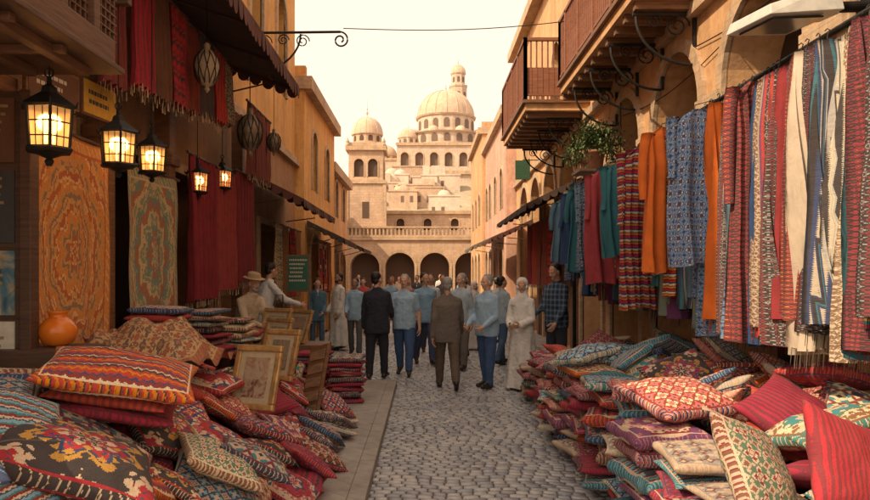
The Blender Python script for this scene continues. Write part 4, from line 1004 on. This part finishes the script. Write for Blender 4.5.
def hand_mesh(sd,curl):
    P=[(ellip((0,0,-.045),(.016,.04,.048)),0),(capsule((0,0,.03),(0,0,-.02),.024,.027),0)]
    for k,(yy,L) in enumerate(((.03,.07),(.011,.08),(-.009,.074),(-.028,.058))):
        p=Vector((0,yy,-.078)); a=.15; l=[L*.45,L*.32,L*.25]; r=.0098
        P.append((capsule((0,yy*.8,-.04),p,.012,.0105,8),0))
        for q in range(3):
            a+=curl*(1+.12*k); e=p+Vector((-sd*math.sin(a)*l[q],yy*.08,-math.cos(a)*l[q])); P.append((capsule(p,e,r,r*.9,8),0)); p=e; r*=.9
    p=Vector((-sd*.004,.03,-.02)); 
    for d,l,r in ((Vector((-sd*.35,.75,-.6)),.038,.013),(Vector((-sd*.45,.35,-.9)),.03,.011),(Vector((-sd*.5,.05,-1)),.024,.0098)):
        e=p+d.normalized()*l; P.append((capsule(p,e,r,r*.9,8),0)); p=e
    return remesh(P,.0048,1,[skinmat('a')])
HANDS={(1,0):hand_mesh(1,.28),(-1,0):hand_mesh(-1,.28),(1,1):hand_mesh(1,.75),(-1,1):hand_mesh(-1,.75)}
eyemb=MB(); 
for sd in(-1,1):
    v,f=ellip((sd*.029,.079,.137),(.013,.009,.0075),12); eyemb.add(v,f,0); v,f=ellip((sd*.029,.0845,.137),(.0062,.0045,.006),10); eyemb.add(v,f,1)
EYES=mkmesh('eyes',eyemb,[eyew,eyed],True)
pcount=[0]; shirtw=cloth((.6,.6,.58))
def person(name,x,y,face,h=1.72,top=(.3,.3,.3),bottom=(.05,.05,.06),shoe=(.03,.02,.015),style='shirt',legs=((.0,.0),(.0,.0)),arms=((.05,.1,.15),(.05,.1,.15)),
           lean=0,hair='dark',kind='short',skin='b',beard='',cover=(.6,.58,.55),turn=0,nod=0,z=.012,voxel=.014,fat=1.0,topmat=None,seat=None):
    """face: heading angle, 0 = looking along +Y, pi = towards -Y. arms: (swing, abduct, elbow, inward, grip)"""
    pcount[0]+=1; sc=h/1.72; parts=[]; F=fat
    hipz=.93; pel=Vector((0,0,hipz)); LT,LS=.43,.42; joints=[]
    for sd,(sw,kn) in zip((-1,1),legs):
        hp=pel+Vector((sd*.09,0,-.02)); kd=Vector((sd*.03,math.sin(sw),-math.cos(sw))).normalized(); kp=hp+kd*LT
        a=sw-kn; ap=kp+Vector((0,math.sin(a),-math.cos(a)))*LS; joints.append((hp,kp,ap,a))
    low=min(j[2].z-(.08+max(0,-j[3])*.06) for j in joints)
    if seat is not None: low=0
    sh=Vector((0,0,-low)); pel=pel+sh; joints=[(a+sh,b+sh,c+sh,d) for a,b,c,d in joints]
    def tp(zr):
        t=zr/.55; return pel+Vector((0,math.sin(lean)*zr*(.4+.6*max(t,0)),zr*(1-.5*(1-math.cos(lean)))))
    robe=style in('robe','thobe'); 
    if style=='jacket': prof=[(-.2,.2*F,.148*F),(-.1,.198*F,.15*F),(0,.183*F,.145*F),(.14,.168*F,.135*F),(.28,.188*F,.14*F),(.38,.195*F,.13*F),(.445,.17,.105),(.49,.12,.085),(.535,.066,.066)]
    else: prof=[(-.14,.178*F,.137*F),(-.06,.18*F,.14*F),(.03,.172*F,.142*F),(.14,.162*F,.135*F),(.28,.174*F,.13*F),(.38,.178*F,.12*F),(.445,.155,.096),(.49,.105,.076),(.535,.06,.06)]
    if robe: prof=[(.28,.174*F,.132),(.38,.178*F,.12),(.445,.155,.096),(.49,.105,.076),(.535,.06,.06)]
    if not robe: parts.append((loft([(tp(a),b,c) for a,b,c in prof]),0))
    else:
        gz=.04 if style=='robe' else .1
        rr=[((0,0,gz),.27,.24),((0,0,.25),.24,.215),((0,0,.5),.215,.19),((0,0,.75),.2,.165),((0,0,.93),.19,.155),((0,0,1.07),.172,.14)]
        sx=(joints[0][2].y+joints[1][2].y)/2
        rr=[((c[0],c[1]+sx*(1-c[2]),c[2]),a,b) for c,a,b in rr]
        parts.append((loft(rr+[(tp(a),b,c) for a,b,c in prof],40,.10,8,pcount[0]),0))
    for (hp,kp,ap,a),sd in zip(joints,(-1,1)):
        if not robe:
            parts.append((capsule(hp,kp,.1*F,.074*F),1)); 
            parts.append((capsule(kp,ap+Vector((0,-.005,.02)),.072*F,.062),1))
        q=min(0,a)*.9; ft=Matrix.Rotation(q,4,'X')@Vector((0,.17,-.03)); hl=Matrix.Rotation(q,4,'X')@Vector((0,-.045,-.035))
        ft=Vector((sd*.02,ft.y,ft.z)); c0=ap
        parts.append((capsule(c0+hl,c0+ft,.043,.036),2)); parts.append((capsule(c0,c0+ft*.5,.045,.038),2))
    wr=[]
    for sd,ar in zip((-1,1),arms):
        sw,ab,el=ar[:3]; inn=ar[3] if len(ar)>3 else .0; hc=ar[4] if len(ar)>4 else 0
        s0=tp(.425)+Vector((sd*.158*(.5+.5*F),0,0)); ud=Vector((sd*math.sin(ab),math.cos(ab)*math.sin(sw),-math.cos(ab)*math.cos(sw)))
        e0=s0+ud*.285; a=sw+el; fd=Vector((sd*(math.sin(ab)*.4-inn),math.sin(a),-math.cos(a))).normalized(); w0=e0+fd*.25
        parts.append((capsule(tp(.455)+Vector((sd*.05,0,0)),s0,.066,.06),0))
        j=.006 if style=='jacket' else 0
        if style=='short':
            parts.append((capsule(s0,s0+ud*.22,.064,.062),0)); parts.append((capsule(s0+ud*.15,e0,.048,.042),3)); parts.append((capsule(e0,w0,.042,.028),3))
        else:
            parts.append((capsule(s0,e0,.062+j,.052+j),0)); parts.append((capsule(e0,w0,.052+j,(.040 if not robe else .06)+j),0))
        wr.append((w0,fd,hc,sd))
    if style in('shirt','short','jacket'):
        c=tp(.53); ring=[c+Vector((.062*math.cos(t),.062*math.sin(t)+.005,-.02*math.sin(t))) for t in np.linspace(0,2*pi,11)]
        for r0,r1 in zip(ring,ring[1:]): parts.append((capsule(r0,r1,.013,.013,6),0))
    if style=='jacket':
        parts.append((capsule(tp(.34)+Vector((0,.122*F,0)),tp(.5)+Vector((0,.055,0)),.016,.036),4))
    tm=topmat or cloth(top)
    me=remesh(parts,voxel,2,[tm,cloth(bottom),flat('shoe_leather',shoe,.4),skinmat(skin),shirtw],pcount[0]*3.1,0 if seat is None else None,(2,3,4),pel.z-(.17 if style=='jacket' else .12) if seat is None else None)
    me.name=name+'_body'
    e=empty(name,(x,y,z if seat is None else z+seat-.83)); e.rotation_euler=(0,0,face); e.scale=(sc,)*3
    mkobj('body',me,e)
    hd=tp(.535); hk=head_mesh(kind,hair,skin,beard,cover)
    M=Matrix.Translation(hd)@RZ(turn)@RX(-nod-lean*.3)
    ho=mkobj('head',hk,e); ho.matrix_local=M; eo=mkobj('eyes',EYES,e); eo.matrix_local=M
    for w0,fd,hc,sd in wr:
        q=Vector((0,0,-1)).rotation_difference(fd).to_matrix().to_4x4()
        hm=HANDS[(sd,hc)]; o=mkobj('hand',hm,e); o.matrix_local=Matrix.Translation(w0+fd*.035)@q
        o.material_slots[0].link='OBJECT'; o.material_slots[0].material=skinmat(skin)
    return e
g=G('plaid_shirt',.9); sp=g.n('ShaderNodeSeparateXYZ'); g.l(g.tc.outputs['Object'],sp.inputs[0])
bx=g.m('GREATER_THAN',g.m('FRACT',g.m('MULTIPLY',g.m('ADD',sp.outputs[0],g.m('MULTIPLY',sp.outputs[1],.6)),13)),.62); bz=g.m('GREATER_THAN',g.m('FRACT',g.m('MULTIPLY',sp.outputs[2],13)),.62)
g.color(g.mix(g.m('MULTIPLY',g.m('ADD',bx,bz),.5),(.018,.025,.045),(.1,.16,.24))); g.bump(g.noise(g.tc.outputs['Object'],12,4),.5,.03); plaid=g.mat
sky_b=(.33,.48,.62); jean=(.05,.1,.22); 
away=0; tow=pi
person('walking_man_grey_suit',.34,10.7,away+.05,1.70,(.15,.125,.105),(.12,.085,.065),style='jacket',legs=((.3,.12),(-.26,.35)),arms=((-.25,.16,.2),(.25,.16,.3)),hair='grey',kind='short',skin='b',fat=1.1,nod=.15)
person('man_dark_suit',-.80,11.7,away-.15,1.76,(.022,.026,.038),(.02,.022,.03),style='jacket',legs=((-.12,.05),(.1,.02)),arms=((.0,.18,.2),(.3,.16,.9,.2)),hair='dark',skin='a',fat=1.08,turn=-.5)
person('man_light_blue_shirt',-.36,12.2,tow-.1,1.74,sky_b,jean,style='short',legs=((.26,.08),(-.2,.18)),arms=((-.2,.24,.3),(.2,.22,.45)),hair='grey',kind='short',skin='a',fat=1.12)
person('man_light_blue_shirt',.95,10.75,pi/2+.75,1.72,sky_b,jean,style='shirt',legs=((.1,.04),(-.1,.03)),arms=((.15,.16,.9,.2,1),(.25,.12,.8,.3,1)),hair='grey',skin='a',fat=1.12,turn=-.1,nod=.05)
person('woman_white_robe',1.47,10.6,tow-.5,1.66,(.7,.67,.62),(.5,.5,.48),style='robe',legs=((.05,0),(-.03,.0)),arms=((.2,.14,1.1,.5,1),(.25,.14,1.0,.5,1)),kind='scarf',cover=(.72,.69,.64),skin='b',nod=.02,turn=.3,fat=.95)
person('man_plaid_shirt',2.02,10.75,pi/2+.6,1.80,(.03,.04,.07),(.03,.035,.05),style='shirt',arms=((.2,.12,.5),(.3,.12,.8,.2)),hair='dark',skin='b',topmat=plaid,nod=.25,fat=1.05,z=.1)
person('man_white_thobe',-2.0,16.2,pi-.9,1.76,(.72,.7,.65),(.5,.5,.48),style='thobe',legs=((.15,.0),(-.15,.1)),arms=((.1,.1,.3),(.1,.1,.5)),hair='dark',kind='short',beard='full',skin='c')
person('woman_denim_jacket',-2.4,15.6,tow+.3,1.64,(.08,.17,.25),(.08,.13,.22),style='jacket',legs=((.05,0),(-.05,0)),arms=((.1,.1,.9,.4),(.1,.1,.3)),kind='long',hair='brown',skin='a',fat=.88)
person('man_white_shirt',-2.62,11.3,-.9,1.78,(.66,.66,.65),(.06,.1,.18),style='shirt',arms=((.3,.15,.5),(.75,.15,.5)),lean=.22,hair='dark',skin='b',z=.15,nod=.2)
person('seated_man',-2.4,9.35,tow+.9,1.68,(.52,.42,.29),(.25,.21,.17),style='shirt',legs=((1.45,1.45),(1.4,1.4)),arms=((.5,.12,.8,.3,1),(.5,.12,.8,.3,1)),lean=.3,hair='grey',kind='brim',cover=(.42,.3,.17),skin='b',seat=.92,z=0,nod=.1,beard='full')
mb=MB(); mb.box(-2.75,-2.05,9.15,9.7,.87,.93,0)
for xx in(-2.72,-2.14):
    for yy in(9.18,9.61): mb.box(xx,xx+.06,yy,yy+.06,.1,.87,0)
mb.box(-2.65,-2.15,9.22,9.63,.4,.44,0); build('wooden_bench',mb,[woodM],bevel=.006)
crowd=[('man_blue_shirt',.0,13.6,tow+.2,(.22,.36,.5),(.05,.07,.14),'short','dark','short','b'),
('man_white_shirt',.12,15.6,tow+.3,(.62,.62,.62),(.06,.07,.1),'shirt','dark','short','b'),
('man_pale_shirt',.66,12.9,pi/2+.9,(.42,.5,.56),(.16,.14,.12),'shirt','grey','short','a'),
('man_tan_shirt',.78,14.3,pi/2+.9,(.34,.24,.15),(.05,.05,.06),'shirt','dark','short','b'),
('man_jeans',1.5,13.6,-pi/2+.5,(.34,.43,.5),(.06,.11,.2),'short','dark','short','b'),
('woman_white_headscarf',1.15,16.2,tow,(.62,.58,.54),(.3,.3,.3),'robe','dark','scarf','b'),
('man_light_blue_shirt',-1.5,15.0,tow-.2,(.3,.45,.58),(.1,.1,.1),'shirt','dark','short','c'),
('man_teal_shirt',-1.2,17.6,tow,(.1,.27,.35),(.05,.07,.1),'short','brown','short','a'),
('woman_rust_dress',-.45,18.5,tow,(.32,.12,.07),(.05,.05,.05),'robe','dark','scarf','b'),
('man_dark_shirt',.5,19.8,tow,(.1,.1,.12),(.06,.06,.07),'shirt','dark','short','b'),
('man_blue_shirt',-1.0,20.5,tow,(.26,.4,.54),(.1,.1,.12),'shirt','dark','short','c'),
('man_white_shirt',1.2,20.5,tow,(.6,.6,.58),(.06,.06,.09),'shirt','dark','short','b'),
('woman_red_top',-1.9,21.5,tow,(.45,.08,.07),(.05,.06,.1),'shirt','brown','long','a'),
('man_orange_shirt',.1,23.5,tow,(.5,.22,.1),(.06,.06,.08),'shirt','dark','short','b'),
('man_white_robe',1.9,18.2,-pi/2+.8,(.62,.6,.56),(.1,.1,.1),'thobe','dark','cap','c'),
('man_dark_jacket',-.3,26,tow,(.06,.06,.07),(.05,.05,.06),'jacket','dark','short','b'),
('woman_beige_dress',-1.3,27,tow,(.48,.38,.28),(.1,.1,.1),'robe','dark','scarf','b'),
('man_blue_shirt',1.4,26,tow,(.22,.33,.46),(.08,.08,.1),'shirt','dark','short','b'),
('man_brown_shirt',-.7,31,tow,(.24,.14,.09),(.08,.08,.1),'shirt','dark','short','b'),
('man_white_shirt',.7,32,tow,(.6,.58,.55),(.08,.08,.1),'shirt','dark','short','b'),
('woman_maroon_dress',-2.3,33,tow,(.25,.06,.07),(.08,.08,.1),'robe','dark','scarf','b'),
('man_grey_shirt',1.9,35,tow,(.28,.28,.3),(.08,.08,.1),'shirt','dark','short','c'),
('man_blue_shirt',-3.6,38,tow,(.24,.36,.5),(.08,.08,.1),'shirt','dark','short','b'),
('man_dark_jacket',.1,40,tow,(.06,.06,.08),(.05,.05,.06),'jacket','dark','short','b'),
('woman_beige_dress',-1.6,43,tow,(.45,.35,.26),(.1,.1,.1),'robe','dark','scarf','b')]
cov={'woman_white_headscarf':(.68,.65,.6),'woman_rust_dress':(.5,.38,.28),'man_white_robe':(.65,.64,.6),'woman_beige_dress':(.45,.15,.12),'woman_maroon_dress':(.5,.42,.35)}
for k,(n,x,y,f,t,b,st,hr,kd,sk) in enumerate(crowd):
    s=U(.12,.3); person(n,x,y,f+U(-.3,.3),U(1.62,1.8) if 'woman' not in n else U(1.56,1.66),t,b,style=st,legs=((s,.08),(-s,.2)),arms=((-s,U(.1,.22),U(.1,.5)),(s,U(.1,.22),U(.2,1.3),U(0,.3))),hair=hr,kind=kd,skin=sk,voxel=.016 if y<16 else .022,cover=cov.get(n,(.5,.5,.5)),fat=U(.92,1.12),turn=U(-.5,.5))
mb=MB(); v,f=ellip((0,0,0),(.16,.07,.2),18); mb.add(v,f,0); mb.tube([(-.1,0,.15),(-.06,0,.45),(.06,0,.45),(.1,0,.15)],.012,0,6)
build('shoulder_bag',mb,[cloth((.05,.05,.06))],True,M=T(-2.33,11.2,.98)@RZ(.8))

# ---------------------------------------------------------------- camera, light, sky
cam=bpy.data.cameras.new('camera'); co=bpy.data.objects.new('camera',cam); col.objects.link(co); co.location=(0,0,1.75); co.rotation_euler=(pi/2,0,0)
cam.sensor_width=36; cam.lens=28.97; cam.shift_x=.0115; cam.shift_y=.0287; cam.clip_end=2000; cam.clip_start=.05; scene.camera=co
sun_el=math.radians(42); dirv=Vector((-.84,-.54,0)).normalized()
sv=Vector((dirv.x*math.cos(sun_el),dirv.y*math.cos(sun_el),math.sin(sun_el)))
L=bpy.data.lights.new('sun','SUN'); L.energy=4.9; L.angle=math.radians(.6); L.color=(1,.77,.49); so=bpy.data.objects.new('sun',L); col.objects.link(so)
so.rotation_euler=sv.to_track_quat('Z','Y').to_euler()
w=bpy.data.worlds.new('World'); scene.world=w; w.use_nodes=True; nt=w.node_tree; bg=nt.nodes['Background']; out=nt.nodes['World Output']
sk=nt.nodes.new('ShaderNodeTexSky'); sk.sky_type='NISHITA'; sk.sun_disc=False; sk.sun_elevation=sun_el; sk.sun_rotation=math.atan2(dirv.x,dirv.y); sk.dust_density=6; sk.air_density=1.0
nt.links.new(sk.outputs[0],bg.inputs[0]); bg.inputs[1].default_value=.05
b2=nt.nodes.new('ShaderNodeBackground'); b2.inputs[0].default_value=(1,.79,.58,1); b2.inputs[1].default_value=1.22
ad=nt.nodes.new('ShaderNodeAddShader'); nt.links.new(bg.outputs[0],ad.inputs[0]); nt.links.new(b2.outputs[0],ad.inputs[1]); nt.links.new(ad.outputs[0],out.inputs[0])
scene.view_settings.view_transform='Standard'; scene.view_settings.look='None'; scene.view_settings.exposure=0
bpy.data.scenes.remove(tmpscene)
